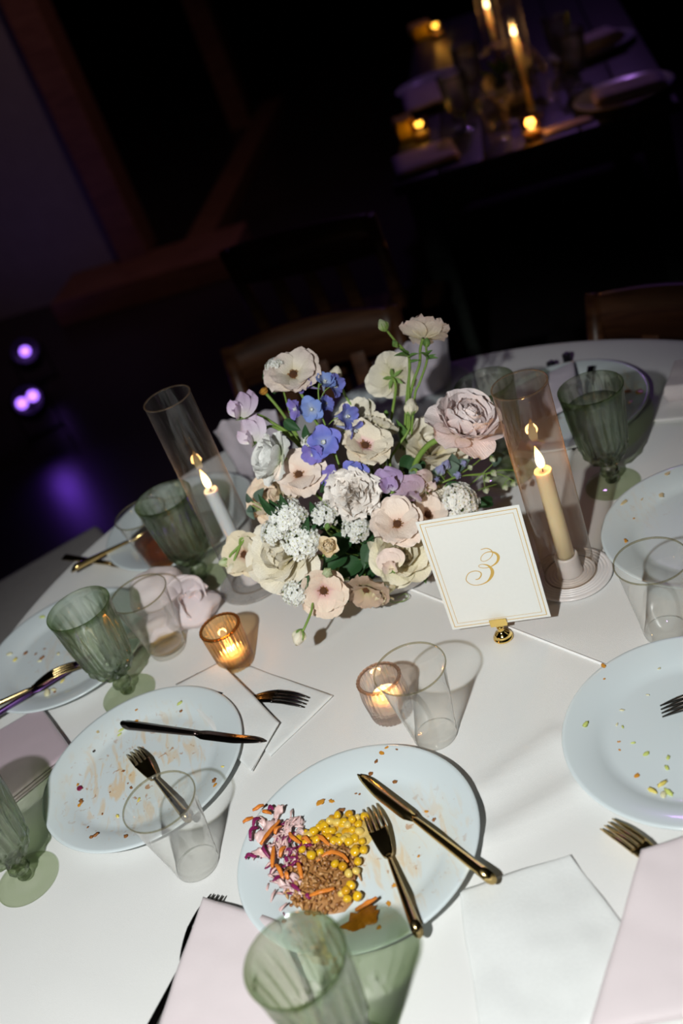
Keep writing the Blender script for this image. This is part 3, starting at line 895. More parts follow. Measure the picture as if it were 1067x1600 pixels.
# ------------------------------------------------------------------ napkins
def quad_cloth(name, corners, label, cat, m, th=0.004, wr=0.0012, nu=36, nv=36, seed=0.0, group=None, layers=1, freq=18.0, hem=True, fold=0.0, lift=None):
    """a folded napkin lying between four corner points (x, y, z)"""
    c = [Vector(q) for q in corners]
    mb = MB()
    root = None
    for ly in range(layers):
        v = []; f = []
        sh = 0.0025 * ly
        for side in (0, 1):
            for j in range(nv + 1):
                for i in range(nu + 1):
                    a, b_ = i / nu, j / nv
                    p = c[0].lerp(c[1], a).lerp(c[3].lerp(c[2], a), b_)
                    e = min(a, 1 - a, b_, 1 - b_)
                    n_ = noise.noise((p.x * freq + seed, p.y * freq, seed + ly)) + 0.5 * noise.noise((p.x * freq * 2.3, p.y * freq * 2.3 + seed, seed + 5))
                    rd = min(1.0, (e / 0.05)) if e < 0.05 else 1.0
                    half = th / layers * 0.5 * math.sqrt(max(0.02, 1 - (1 - rd) ** 2))
                    wob = 0.0025 * noise.noise((p.x * 14 + seed, p.y * 14, 9.0)) if e < 0.001 else 0
                    z = p.z + wr * n_ + th * (ly + 0.5) / layers + (half if side else -half)
                    if lift: z += lift(a, b_)
                    v.append((p.x + wob + sh * (a - 0.5), p.y + wob - sh * (b_ - 0.5), z))
        k = (nu + 1) * (nv + 1)
        for j in range(nv):
            for i in range(nu):
                q = j * (nu + 1) + i
                f.append((q, q + nu + 1, q + nu + 2, q + 1))
                f.append((k + q, k + q + 1, k + q + nu + 2, k + q + nu + 1))
        bd = [i for i in range(nu + 1)] + [j * (nu + 1) + nu for j in range(1, nv + 1)] + [nv * (nu + 1) + i for i in range(nu - 1, -1, -1)] + [j * (nu + 1) for j in range(nv - 1, 0, -1)]
        for i in range(len(bd)):
            a, b_ = bd[i], bd[(i + 1) % len(bd)]
            f.append((a, b_, b_ + k, a + k))
        mb.add(v, f)
    cen = sum(c, Vector()) / 4
    mb.v = [q - cen for q in mb.v]
    return props(obj(name, mb.mesh(name), m, None, T(cen)), label, cat, group)

tz = TZ + 0.0015
quad_cloth('paper_napkin', [(-0.345, 0.078, tz), (-0.262, 0.044, tz), (-0.160, -0.084, tz), (-0.262, -0.150, tz)], 'white paper napkin lying flat under the black-looking fork', 'napkin', PAPER, 0.0022, 0.0007, seed=2.0, group='paper napkins')
quad_cloth('paper_napkin', [(-0.372, 0.055, tz + .010), (-0.304, 0.066, tz + .010), (-0.240, -0.104, tz + .007), (-0.288, -0.166, tz + .003)], 'white paper napkin folded over the handle of the black-looking fork', 'napkin', PAPER, 0.004, 0.001, seed=5.0, group='paper napkins', layers=2)
quad_cloth('paper_napkin', [(-0.093, -0.452, tz), (0.032, -0.459, tz), (0.060, -0.640, tz), (-0.125, -0.640, tz)], 'crumpled white paper napkin between the food plate and the pale pink napkin', 'napkin', PAPER, 0.003, 0.0030, 60, 60, seed=9.0, group='paper napkins', freq=13.0)
quad_cloth('satin_napkin', [(-0.700, 0.098, tz), (-0.588, 0.128, tz), (-0.535, 0.005, tz), (-0.652, -0.062, tz)], 'folded mauve satin napkin between the crumb plate and a green goblet', 'napkin', MAUVE, 0.016, 0.001, seed=3.0, group='cloth napkins', layers=3)
quad_cloth('cloth_napkin', [(-0.364, -0.342, tz + .012), (-0.286, -0.415, tz + .010), (-0.250, -0.64, tz + .003), (-0.452, -0.520, tz + .003)], 'flat blush napkin over a dark fork beside the food plate', 'napkin', PINKCLOTH, 0.008, 0.0014, seed=4.0, group='cloth napkins', layers=2)
quad_cloth('cloth_napkin', [(0.096, -0.505, tz + .014), (0.30, -0.52, tz + .012), (0.26, -0.70, tz + .003), (-0.030, -0.655, tz + .003)], 'pale pink napkin folded over the shiny gold fork', 'napkin', PINKCLOTH, 0.012, 0.0016, seed=6.0, group='cloth napkins', layers=2)
quad_cloth('cloth_napkin', [(0.455, 0.245, tz), (0.520, 0.335, tz), (0.640, 0.330, tz), (0.56, 0.175, tz)], 'flat pale pink napkin spread under the rolled pink napkin', 'napkin', cloth_mat('pale_linen', (0.74, 0.70, 0.70)), 0.004, 0.001, seed=7.0, group='cloth napkins')
quad_cloth('cloth_napkin', [(0.492, 0.275, tz + .006), (0.545, 0.345, tz + .006), (0.66, 0.30, tz + .006), (0.60, 0.215, tz + .006)], 'rolled pink napkin beside the plate with orange sauce', 'napkin', PINKCLOTH, 0.030, 0.003, seed=8.0, group='cloth napkins', freq=12)
quad_cloth('cloth_napkin', [(0.298, 0.470, tz + .022), (0.420, 0.478, tz + .022), (0.378, 0.350, tz + .022), (0.270, 0.330, tz + .022)], 'dim lilac napkin on the plate with orange sauce', 'napkin', LILACCLOTH, 0.008, 0.002, seed=1.0, group='cloth napkins', layers=2)

def standing_napkin(x, y, z, rz, hgt, wid, label, m, seed):
    """a napkin pinched at the foot and fanned out above"""
    v = []; f = []
    NU, NV = 40, 14
    for j in range(NV + 1):
        b_ = j / NV
        for i in range(NU + 1):
            a = i / NU * 2 - 1
            q = wid * (0.8 + 0.2 * b_)
            fold = 0.008 * math.sin(a * 5 + seed) * (0.4 + 0.6 * b_)
            v.append((a * q / 2, fold + 0.03 * a * a + 0.006 * noise.noise((a * 3, b_ * 3, seed)), b_ * hgt * (1 - 0.18 * a * a) + 0.01 * noise.noise((a * 4, 0, seed)) * b_ + 0.002))
    for j in range(NV):
        for i in range(NU):
            q = j * (NU + 1) + i
            f.append((q, q + 1, q + NU + 2, q + NU + 1))
    o = obj('cloth_napkin', mesh('cloth_napkin', v, f), m, None, T((x, y, z)) @ RZ(rz))
    md = o.modifiers.new('thick', 'SOLIDIFY'); md.thickness = 0.003
    return props(o, label, 'napkin', 'cloth napkins')
standing_napkin(0.175, 0.60, TZ + 0.007, 0.1, 0.115, 0.15, 'lilac napkin propped upright on the dim plate behind the tall bud stems', LILACCLOTH, 1.0)
standing_napkin(-0.165, 0.56, TZ + 0.001, -0.2, 0.13, 0.12, 'pale napkin propped upright behind the lilac sweet peas', LILACCLOTH, 4.0)

def ico(sub, fn):
    bm = bmesh.new()
    bmesh.ops.create_icosphere(bm, subdivisions=sub, radius=1.0)
    for q in bm.verts: q.co = fn(q.co.copy())
    bm.verts.index_update()
    v = [q.co.copy() for q in bm.verts]; f = [tuple(a.index for a in p.verts) for p in bm.faces]
    bm.free()
    return v, f

def crumpled(x, y, label):
    """linen bunched up: one smooth domed fold, and folds wound round each other like a rose beside it"""
    mb = MB()
    def lobe(c, r, n, amp):
        def fn(d):
            k = 1 + amp * noise.noise(d * n + Vector(c) * 40) 
            p = Vector((c[0] + d.x * r[0] * k, c[1] + d.y * r[1] * k, c[2] + d.z * r[2] * k))
            p.z = max(0.0006, p.z)
            return p
        return fn
    mb.add(*ico(4, lobe((-0.022, 0.026, 0.045), (0.046, 0.040, 0.040), 1.3, 0.22)))
    mb.add(*ico(4, lobe((0.020, -0.020, 0.022), (0.046, 0.042, 0.026), 1.6, 0.25)))
    mb.add(*ico(4, lobe((-0.045, -0.022, 0.014), (0.042, 0.028, 0.018), 2.0, 0.35)))
    H = look_matrix((0.018, -0.016, 0.018), Vector((0.25, -0.62, 0.72)))
    for i in range(5):
        a0 = i * 1.9 + (0.7 if i % 2 else 0)
        rr = 0.009 + 0.0066 * i
        hh = 0.050 - 0.0042 * i + (0.006 if i % 2 else 0)
        v = []; f = []
        NU, NV = 22, 9
        for j in range(NV + 1):
            u = j / NV
            for k in range(NU + 1):
                s_ = k / NU * 2 - 1
                a = a0 + s_ * (1.7 - 0.14 * i)
                rad = rr * (0.75 + 0.35 * u) + 0.004 * u * u * (1 + s_) + 0.010 * noise.noise((a * 1.1, u * 1.6, i * 3.1))
                z = hh * u * (1 - 0.28 * s_ * s_) + 0.009 * math.sin(a * 1.7 + i * 2.3)
                v.append((rad * math.cos(a), rad * math.sin(a), z))
        n1 = len(v)
        v += [(q[0] * 0.90, q[1] * 0.90, q[2] - 0.0018) for q in v]
        for j in range(NV):
            for k in range(NU):
                q = j * (NU + 1) + k
                f.append((q, q + 1, q + NU + 2, q + NU + 1)); f.append((n1 + q, n1 + q + NU + 1, n1 + q + NU + 2, n1 + q + 1))
        for k in range(NU):
            q = NV * (NU + 1) + k
            f.append((q, q + 1, n1 + q + 1, n1 + q))
        mb.add([Vector((p.x, p.y, max(0.0006, p.z))) for p in (H @ Vector(q) for q in v)], f)
    o = obj('cloth_napkin', mb.mesh('cloth_napkin'), PINKCLOTH, None, T((x, y, TZ + 0.001)))
    props(o, label, 'napkin', 'cloth napkins')
crumpled(-0.352, 0.232, 'crumpled pink linen napkin twisted into a ball before the green goblet')

# two small dark blocks near the far rim
for q, (x, y) in enumerate(((0.392, 0.523), (0.425, 0.530))):
    t = props(obj('dark_block', mesh('dark_block', *bevel_box(0.013, 0.010, 0.022, 0.002)), mat('black_plastic', (0.01, 0.01, 0.012), 0.4), None, T((x, y, TZ + 0.0125)) @ RZ(0.3 + 0.2 * q)), 'small black block standing beyond the plate with orange sauce', 'small object', 'small black blocks')

# ---------------- measured places of the leftovers and the flowers (metres, heights over the table top)
KERNELS = [(-0.2368, -0.3032), (-0.2253, -0.3091), (-0.2328, -0.3109), (-0.2445, -0.3106), (-0.2293, -0.3205), (-0.238, -0.3195), (-0.2122, -0.3066), (-0.2042, -0.3027), (-0.1943, -0.2985), (-0.1809, -0.3032), (-0.1896, -0.3102), (-0.1795, -0.3131), (-0.1735, -0.3105), (-0.1638, -0.3154), (-0.2013, -0.3145), (-0.1919, -0.3125), (-0.1824, -0.3264), (-0.1749, -0.3325), (-0.2149, -0.32), (-0.2104, -0.3245), (-0.2054, -0.3348), (-0.2006, -0.3372), (-0.1907, -0.3322), (-0.1754, -0.3466), (-0.1851, -0.3547), (-0.176, -0.3604), (-0.1859, -0.3736), (-0.1902, -0.385), (-0.2097, -0.3724), (-0.2023, -0.3781), (-0.2331, -0.3503), (-0.2236, -0.3464), (-0.1985, -0.3882), (-0.1998, -0.4018), (-0.2067, -0.4065), (-0.196, -0.4185), (-0.2071, -0.4162), (-0.2117, -0.4061), (-0.2431, -0.328), (-0.2318, -0.3148), (-0.2184, -0.3058), (-0.2055, -0.318), (-0.1858, -0.3178), (-0.1739, -0.3205), (-0.2126, -0.3132), (-0.2145, -0.2997), (-0.2003, -0.3273), (-0.1952, -0.3366), (-0.1893, -0.3418), (-0.2018, -0.2993), (-0.1824, -0.3386), (-0.2104, -0.3155), (-0.1971, -0.3075), (-0.2246, -0.324), (-0.19, -0.3247), (-0.1856, -0.3609)]
CARROT = [[(-0.3027, -0.2686), (-0.2964, -0.2699), (-0.2895, -0.2671)], [(-0.2879, -0.3068), (-0.2775, -0.2974), (-0.261, -0.2794)], [(-0.2804, -0.3417), (-0.2769, -0.3287), (-0.2739, -0.3127)], [(-0.2765, -0.3375), (-0.2729, -0.3478), (-0.2713, -0.3595)], [(-0.2702, -0.3288), (-0.2663, -0.3231), (-0.2616, -0.3166)], [(-0.2535, -0.3004), (-0.2508, -0.3108), (-0.2437, -0.3215)], [(-0.2234, -0.3179), (-0.2181, -0.3273), (-0.2113, -0.3395)], [(-0.251, -0.3479), (-0.2495, -0.3592), (-0.25, -0.3715)], [(-0.2018, -0.4371), (-0.1885, -0.4366), (-0.1759, -0.4319)], [(-0.2292, -0.3575), (-0.218, -0.3535), (-0.2081, -0.3562), (-0.1995, -0.3648), (-0.1954, -0.3741)], [(-0.2455, -0.398), (-0.2326, -0.4011), (-0.2174, -0.4013)], [(-0.2883, -0.2583), (-0.2809, -0.2586), (-0.2743, -0.2548)], [(-0.2667, -0.3508), (-0.2661, -0.3575), (-0.2663, -0.3626)], [(-0.2409, -0.3158), (-0.2362, -0.3193), (-0.2322, -0.3268)], [(-0.2776, -0.2614), (-0.2727, -0.2663), (-0.2683, -0.2674)], [(-0.2701, -0.2966), (-0.2657, -0.292), (-0.2606, -0.2882)]]
PURPLE = [[(-0.299, -0.2957), (-0.2947, -0.2842), (-0.2876, -0.2797)], [(-0.2849, -0.3083), (-0.2856, -0.3157), (-0.2811, -0.3271)], [(-0.2505, -0.3298), (-0.2503, -0.344), (-0.2465, -0.359)], [(-0.2836, -0.3578), (-0.2785, -0.3556), (-0.2743, -0.3514)], [(-0.2563, -0.3114), (-0.2517, -0.3059), (-0.2463, -0.3007)], [(-0.271, -0.2608), (-0.2676, -0.2594), (-0.265, -0.262)], [(-0.2507, -0.3895), (-0.249, -0.3943), (-0.2472, -0.3982)], [(-0.3084, -0.3187), (-0.3038, -0.3177), (-0.2953, -0.3207)], [(-0.2594, -0.3459), (-0.2549, -0.3449), (-0.2524, -0.3408)], [(-0.2646, -0.3294), (-0.263, -0.3356), (-0.2635, -0.3439)], [(-0.2915, -0.2812), (-0.2886, -0.2734), (-0.2826, -0.2706)], [(-0.2634, -0.3691), (-0.2609, -0.3745), (-0.2563, -0.3828)], [(-0.2385, -0.327), (-0.2344, -0.329), (-0.2307, -0.3331)]]
CABBAGE = [([(-0.2933, -0.294), (-0.2796, -0.2872), (-0.2661, -0.2709)], 0.0112), ([(-0.2661, -0.2709), (-0.2583, -0.263), (-0.253, -0.2586)], 0.0088), ([(-0.2637, -0.3021), (-0.2529, -0.2916), (-0.2379, -0.2784)], 0.008), ([(-0.3019, -0.3164), (-0.2926, -0.3144), (-0.2813, -0.3222)], 0.0072), ([(-0.2821, -0.3041), (-0.2704, -0.3099), (-0.2587, -0.3046)], 0.008), ([(-0.2508, -0.2788), (-0.2427, -0.2852), (-0.2357, -0.2818)], 0.008), ([(-0.27, -0.3407), (-0.2641, -0.3372), (-0.2595, -0.3308)], 0.0064), ([(-0.2632, -0.3526), (-0.2581, -0.3634), (-0.2546, -0.3734)], 0.0064), ([(-0.2671, -0.3756), (-0.2614, -0.3824), (-0.2557, -0.3891)], 0.0058), ([(-0.2536, -0.3272), (-0.2478, -0.3344), (-0.2431, -0.328)], 0.0056), ([(-0.287, -0.2625), (-0.2825, -0.2695), (-0.28, -0.2778)], 0.0064), ([(-0.2433, -0.2988), (-0.2405, -0.2933), (-0.2377, -0.2878)], 0.0048), ([(-0.279, -0.3533), (-0.2754, -0.3634), (-0.2696, -0.3703)], 0.0048), ([(-0.237, -0.3042), (-0.246, -0.3042), (-0.2521, -0.3079)], 0.0056), ([(-0.2064, -0.3397), (-0.2146, -0.3367), (-0.2197, -0.3309)], 0.0032), ([(-0.2787, -0.3169), (-0.2794, -0.3099), (-0.2728, -0.302)], 0.0064), ([(-0.2693, -0.358), (-0.2658, -0.368), (-0.2655, -0.3764)], 0.0048)]
SCRAPS = [(-0.1221, -0.2343, 0.007, 'sauce'), (-0.1316, -0.2422, 0.0054, 'brown'), (-0.1432, -0.2528, 0.0062, 'brown'), (-0.1496, -0.2536, 0.0069, 'sauce'), (-0.2111, -0.2624, 0.01, 'sauce'), (-0.1981, -0.2667, 0.0069, 'sauce'), (-0.1909, -0.2873, 0.0105, 'brown'), (-0.1675, -0.2699, 0.003, 'brown'), (-0.1633, -0.2732, 0.003, 'brown'), (-0.1189, -0.2771, 0.0061, 'brown'), (-0.1093, -0.3369, 0.0051, 'brown'), (-0.091, -0.3525, 0.005, 'brown'), (-0.0959, -0.3369, 0.0044, 'sauce'), (-0.1671, -0.4361, 0.0061, 'sauce'), (-0.2798, -0.4135, 0.0055, 'brown'), (-0.1829, -0.4666, 0.006, 'sauce'), (-0.1206, -0.3923, 0.0035, 'sauce'), (-0.1542, -0.4168, 0.0069, 'sauce'), (-0.1141, -0.2312, 0.0047, 'sauce'), (-0.1032, -0.2402, 0.0031, 'brown'), (-0.2705, -0.3907, 0.0049, 'brown'), (-0.2625, -0.3911, 0.0063, 'sauce'), (-0.5233, -0.0721, 0.0095, 'purple'), (-0.5214, -0.0971, 0.0076, 'brown'), (-0.5239, -0.1033, 0.0068, 'sauce'), (-0.4975, -0.1762, 0.0073, 'brown'), (-0.503, -0.1777, 0.0057, 'brown'), (-0.4568, -0.1999, 0.0064, 'brown'), (-0.4557, 0.0131, 0.0063, 'green'), (-0.4602, 0.0099, 0.0081, 'green'), (-0.4639, 0.0038, 0.0063, 'green'), (-0.4371, 0.0163, 0.0072, 'sauce'), (-0.434, 0.0326, 0.0046, 'sauce'), (-0.3702, -0.0016, 0.0054, 'brown'), (-0.3695, 0.0105, 0.0081, 'green'), (-0.3344, -0.1681, 0.0073, 'brown'), (-0.3338, -0.1783, 0.0057, 'sauce'), (-0.3209, -0.1494, 0.0049, 'yellow'), (-0.4707, -0.1499, 0.0066, 'yellow'), (-0.5014, -0.0127, 0.0045, 'dark'), (-0.4607, -0.0713, 0.0043, 'brown'), (-0.4508, -0.1086, 0.0051, 'brown'), (-0.4918, -0.1356, 0.0033, 'brown'), (-0.5101, -0.1541, 0.0033, 'brown'), (-0.5265, -0.0642, 0.0052, 'sauce'), (-0.4806, -0.1012, 0.0025, 'brown'), (-0.455, -0.0979, 0.0025, 'brown'), (-0.4935, 0.0183, 0.0082, 'stain'), (-0.441, -0.1364, 0.0066, 'yellow'), (0.1664, -0.2403, 0.007, 'sauce'), (0.1587, -0.2586, 0.0031, 'sauce'), (0.1118, -0.3126, 0.0096, 'green'), (0.1587, -0.3054, 0.0052, 'pale'), (0.1488, -0.3294, 0.0044, 'green'), (0.1447, -0.3226, 0.0044, 'pale'), (0.1489, -0.3568, 0.005, 'green'), (0.1552, -0.3784, 0.0078, 'green'), (0.1733, -0.3946, 0.0063, 'green'), (0.1658, -0.4069, 0.0069, 'green'), (0.1521, -0.4247, 0.011, 'yellow'), (0.1391, -0.4288, 0.0102, 'yellow'), (0.153, -0.4379, 0.0108, 'green'), (0.1462, -0.4385, 0.0095, 'pale'), (0.1331, -0.4016, 0.0063, 'sauce'), (0.223, -0.27, 0.0046, 'pale'), (0.136, -0.3476, 0.0036, 'sauce'), (0.1317, -0.3592, 0.0029, 'sauce'), (0.1943, -0.298, 0.0037, 'pale'), (-0.6473, 0.3008, 0.0105, 'pale'), (-0.639, 0.2863, 0.0094, 'yellow'), (-0.6227, 0.2962, 0.0073, 'brown'), (-0.6042, 0.2832, 0.0052, 'brown'), (-0.5924, 0.2656, 0.0082, 'brown'), (-0.5966, 0.2596, 0.0072, 'pale'), (-0.5644, 0.2584, 0.0082, 'pale'), (-0.5797, 0.1671, 0.0176, 'pale'), (-0.5692, 0.1688, 0.0098, 'pale'), (-0.5548, 0.1825, 0.0089, 'yellow'), (-0.5888, 0.2876, 0.0042, 'brown'), (-0.591, 0.3666, 0.0097, 'green'), (-0.5669, 0.1626, 0.0049, 'brown'), (0.404, 0.0785, 0.0122, 'stain'), (0.3232, 0.0531, 0.012, 'stain'), (0.3771, 0.0484, 0.0147, 'stain'), (0.3494, 0.0493, 0.0055, 'stain'), (0.2907, -0.0235, 0.008, 'sauce'), (0.3221, 0.0191, 0.0036, 'sauce'), (0.4726, 0.3189, 0.0169, 'sauce'), (0.4485, 0.3073, 0.0105, 'sauce'), (0.46, 0.3439, 0.0128, 'brown'), (-0.3623, 0.5364, 0.021, 'sauce'), (-0.3855, 0.5233, 0.0185, 'yellow')]
FLOWERS=[
 ('ranunculus', [0.149, 0.09, 0.222], 0.0894, [0.38, -0.37, 0.85], 'large pale pink ranunculus on a thick curved stem beside the ivory candle chimney', [[0.123, 0.1, 0.202], [0.093, 0.115, 0.193], [0.07, 0.13, 0.168], [0.057, 0.14, 0.138]], None, {'col': 'pink', 'thick': 1.8}),
 ('butterfly', [0.14, 0.19, 0.314], 0.0611, [0.5, 0.66, 0.56], 'blush flower raised highest above the arrangement on a thin stem', [[0.131, 0.19, 0.299], [0.123, 0.19, 0.277], [0.105, 0.19, 0.252], [0.087, 0.19, 0.217], [0.057, 0.18, 0.145]], None, {'col': 'blush'}),
 ('bud', [0.092, 0.19, 0.353], 0.0222, [-0.17, 0.33, 0.93], 'round green-white bud on the tallest stem of the arrangement', [[0.094, 0.19, 0.346], [0.101, 0.19, 0.325], [0.11, 0.19, 0.303], [0.11, 0.19, 0.282], [0.091, 0.19, 0.237], [0.055, 0.18, 0.146]], None, {'col': 'green', 'leaves': [[0.111, 0.19, 0.297, 0.1, 0.18, 0.317], [0.111, 0.19, 0.292, 0.126, 0.18, 0.298], [0.11, 0.19, 0.295, 0.091, 0.18, 0.309], [0.111, 0.19, 0.286, 0.125, 0.18, 0.288]]}),
 ('bud', [0.14, 0.175, 0.311], 0.0161, [0.44, 0.2, 0.87], 'small green bud just in front of the highest blush flower', [[0.137, 0.175, 0.303], [0.133, 0.18, 0.282], [0.113, 0.18, 0.254], [0.1, 0.18, 0.235], [0.064, 0.18, 0.142]], None, {'col': 'greenbud', 'leaves': [[0.133, 0.175, 0.287, 0.147, 0.165, 0.294], [0.133, 0.175, 0.287, 0.148, 0.165, 0.287], [0.134, 0.175, 0.289, 0.125, 0.165, 0.307], [0.136, 0.175, 0.292, 0.144, 0.165, 0.302]]}),
 ('bud', [0.037, 0.2, 0.243], 0.0139, [-0.08, 0.22, 0.97], 'small green bud on a side stem between the cream flowers', [[0.038, 0.2, 0.233], [0.041, 0.2, 0.216], [0.037, 0.2, 0.178]], None, {'col': 'greenbud'}),
 ('bud', [0.055, 0.19, 0.224], 0.012, [0.35, 0.19, 0.92], 'tiny green bud in front of the cream flower seen from behind', [[0.053, 0.19, 0.218], [0.046, 0.19, 0.202], [0.035, 0.19, 0.173]], None, {'col': 'greenbud'}),
 ('bud', [0.099, 0.185, 0.323], 0.0125, [-0.17, 0.51, 0.84], 'tiny green bud low on the tallest stem', [[0.103, 0.19, 0.316], [0.11, 0.19, 0.302], [0.108, 0.19, 0.278]], None, {'col': 'greenbud'}),
 ('butterfly', [0.083, 0.22, 0.26], 0.0632, [-0.15, 0.98, -0.1], 'cream flower seen from behind with green sepals', [[0.084, 0.21, 0.257], [0.081, 0.21, 0.243], [0.063, 0.21, 0.206], [0.04, 0.2, 0.165]], None, {'col': 'cream', 'sepals': 1}),
 ('bud', [0.087, 0.15, 0.239], 0.0297, [0.4, 0.2, 0.89], 'cream rosebud with green sepals standing over the cream rose', [[0.081, 0.15, 0.226], [0.074, 0.15, 0.207], [0.05, 0.15, 0.187], [0.033, 0.15, 0.167]], None, {'col': 'creambud'}),
 ('rose', [0.103, 0.17, 0.161], 0.0935, [0.2, -0.47, 0.86], 'cream rose half hidden behind the pale pink ranunculus', None, None, {'col': 'cream'}),
 ('butterfly', [-0.049, 0.2, 0.329], 0.0701, [0.08, -0.5, 0.86], 'blush flower with brown centre at the upper end of the blue delphinium', None, None, {'col': 'blush'}),
 ('spirea', [-0.068, 0.21, 0.354], 0.0251, [0.06, 0.15, 0.99], 'small white blossom cluster beside the upper blush flower', [[-0.066, 0.21, 0.345], [-0.069, 0.21, 0.32], [-0.075, 0.2, 0.228]], None, {'leaves': [[-0.083, 0.215, 0.337], [-0.078, 0.215, 0.325], [-0.08, 0.215, 0.315]]}),
 ('bud', [0.008, 0.21, 0.302], 0.0274, [0.53, 0.1, 0.84], 'pale green-white bud close to the delphinium tip', [[0.008, 0.21, 0.289], [0.01, 0.21, 0.264], [0.013, 0.2, 0.234]], None, {'col': 'creambud'}),
 ('seedhead', [-0.096, 0.22, 0.315], 0.0119, [-0.34, -0.02, 0.94], 'petalless orange flower centre on a bare stem', [[-0.095, 0.22, 0.312], [-0.084, 0.21, 0.278], [-0.075, 0.2, 0.228]], None, {}),
 ('sweetpea', [-0.129, 0.2, 0.308], 0.0453, [-0.38, -0.15, 0.91], 'lilac sweet pea bloom nearest the free stem end', [[-0.119, 0.2, 0.295], [-0.102, 0.2, 0.274], [-0.076, 0.19, 0.229]], None, {'col': 'lilac'}),
 ('sweetpea', [-0.129, 0.19, 0.274], 0.0455, [-0.62, -0.41, 0.67], 'paler lilac sweet pea bloom above the white ranunculus', [[-0.117, 0.19, 0.273], [-0.101, 0.2, 0.265], [-0.078, 0.19, 0.224]], None, {'col': 'lilacpale'}),
 ('ranunculus', [-0.124, 0.15, 0.25], 0.0646, [-0.75, -0.15, 0.64], 'white ranunculus turned sideways on a pale green stem', [[-0.112, 0.15, 0.236], [-0.098, 0.16, 0.21]], None, {'col': 'white', 'sepals': 1}),
 ('butterfly', [-0.094, 0.13, 0.217], 0.0629, [0.09, -0.61, 0.79], 'blush flower with brown centre between white ranunculus and carnation', None, None, {'col': 'blushpink'}),
 ('butterfly', [0.007, 0.13, 0.22], 0.0646, [0.28, -0.51, 0.82], 'cream flower with pink throat and brown centre above the carnation', None, None, {'col': 'pinkthroat'}),
 ('minirose', [-0.004, 0.11, 0.209], 0.024, [0.15, -0.58, 0.8], 'tiny pale yellow ranunculus tucked under the pink-throated flower', None, None, {'col': 'yellow'}),
 ('carnation', [-0.032, 0.07, 0.194], 0.0858, [0.15, -0.58, 0.8], 'white ruffled carnation in the middle of the arrangement', None, None, {'col': 'carn'}),
 ('butterfly', [0.011, 0.19, 0.234], 0.0572, [0.0, -0.28, 0.96], 'cream flower half hidden behind the delphinium', None, None, {'col': 'cream'}),
 ('butterfly', [0.035, 0.17, 0.219], 0.0477, [0.72, 0.58, 0.39], 'cream flower with folded petals above the pink-throated flower', None, None, {'col': 'cream'}),
 ('rose', [-0.143, 0.17, 0.179], 0.0781, [-0.23, -0.42, 0.88], 'peach-edged cream rose below the white ranunculus', None, None, {'col': 'peach'}),
 ('rose', [-0.159, 0.06, 0.151], 0.0989, [-0.38, -0.62, 0.69], 'big cream rose facing the blue-white candle', None, None, {'col': 'cream'}),
 ('minirose', [-0.092, 0.015, 0.162], 0.0343, [0.11, -0.67, 0.74], 'small peach ranunculus with swirled petals', [[-0.082, 0.08, 0.119], [-0.067, 0.1, 0.108], [-0.052, 0.13, 0.072]], None, {'col': 'peachmini'}),
 ('butterfly', [0.006, 0.035, 0.14], 0.0664, [0.08, -0.5, 0.86], 'blush-pink flower with brown centre beside the number card', None, None, {'col': 'blushpink'}),
 ('butterfly', [0.052, 0.075, 0.11], 0.056, [0.43, -0.5, 0.75], 'blush flower with brown centre half behind the number card', None, None, {'col': 'blushpink'}),
 ('rose', [-0.001, 0.04, 0.09], 0.0856, [0.14, -0.81, 0.57], 'pale yellow-green rose low over the bowl rim', None, None, {'col': 'yellow'}),
 ('sweetpea', [0.016, 0.08, 0.178], 0.0407, [0.0, -0.41, 0.91], 'lilac-purple sweet pea bloom beside the carnation', [[0.022, 0.09, 0.153], [0.02, 0.1, 0.127], [0.011, 0.14, 0.072]], None, {'col': 'violet'}),
 ('sweetpea', [0.039, 0.08, 0.155], 0.0428, [-0.04, -0.9, 0.44], 'mauve sweet pea bloom hanging like a bell', [[0.042, 0.09, 0.174], [0.039, 0.11, 0.169], [0.03, 0.14, 0.133]], None, {'col': 'mauve'}),
 ('sweetpea', [0.061, 0.09, 0.151], 0.0359, [0.43, -0.8, 0.42], 'pinkish cream sweet pea bloom above the half hidden blush flower', [[0.061, 0.1, 0.17], [0.052, 0.12, 0.157], [0.029, 0.15, 0.105]], None, {'col': 'mauvecream'}),
 ('carnation', [0.08, 0.1, 0.117], 0.0402, [0.35, -0.59, 0.73], 'small cream ruffled flower beside the domed white blossom cluster', None, None, {'col': 'carn2'}),
 ('butterfly', [-0.121, 0.015, 0.099], 0.0614, [-0.05, -0.96, 0.29], 'pink flower with brown centre drooping at the front rim', [[-0.117, 0.04, 0.096], [-0.1, 0.08, 0.081]], None, {'col': 'pinkdroop'}),
 ('butterfly', [-0.066, 0.02, 0.071], 0.055, [-0.39, -0.91, -0.14], 'brownish blush flower drooping face down over the bowl', [[-0.061, 0.06, 0.066], [-0.054, 0.1, 0.057]], None, {'col': 'tan'}),
 ('sweetpea', [-0.045, 0.015, 0.058], 0.0302, [0.06, -0.96, -0.28], 'pale yellow-green sweet pea buds hanging over the bowl', [[-0.038, 0.045, 0.057], [-0.028, 0.06, 0.062], [-0.02, 0.09, 0.053]], None, {'col': 'yellowpea'}),
 ('sweetpea', [-0.021, 0.0, 0.109], 0.0346, [-0.21, -0.63, 0.75], 'blush sweet pea petal against the yellow-green rose', [[-0.023, 0.06, 0.083], [-0.018, 0.1, 0.075]], None, {'col': 'blushpea'}),
 ('bud', [-0.174, -0.03, 0.075], 0.0276, [-0.57, -0.72, -0.39], 'cream bud dangling down over the tablecloth', [[-0.164, -0.028, 0.082], [-0.146, -0.01, 0.092], [-0.139, 0.01, 0.093], [-0.125, 0.05, 0.084]], None, {'col': 'creambud'}),
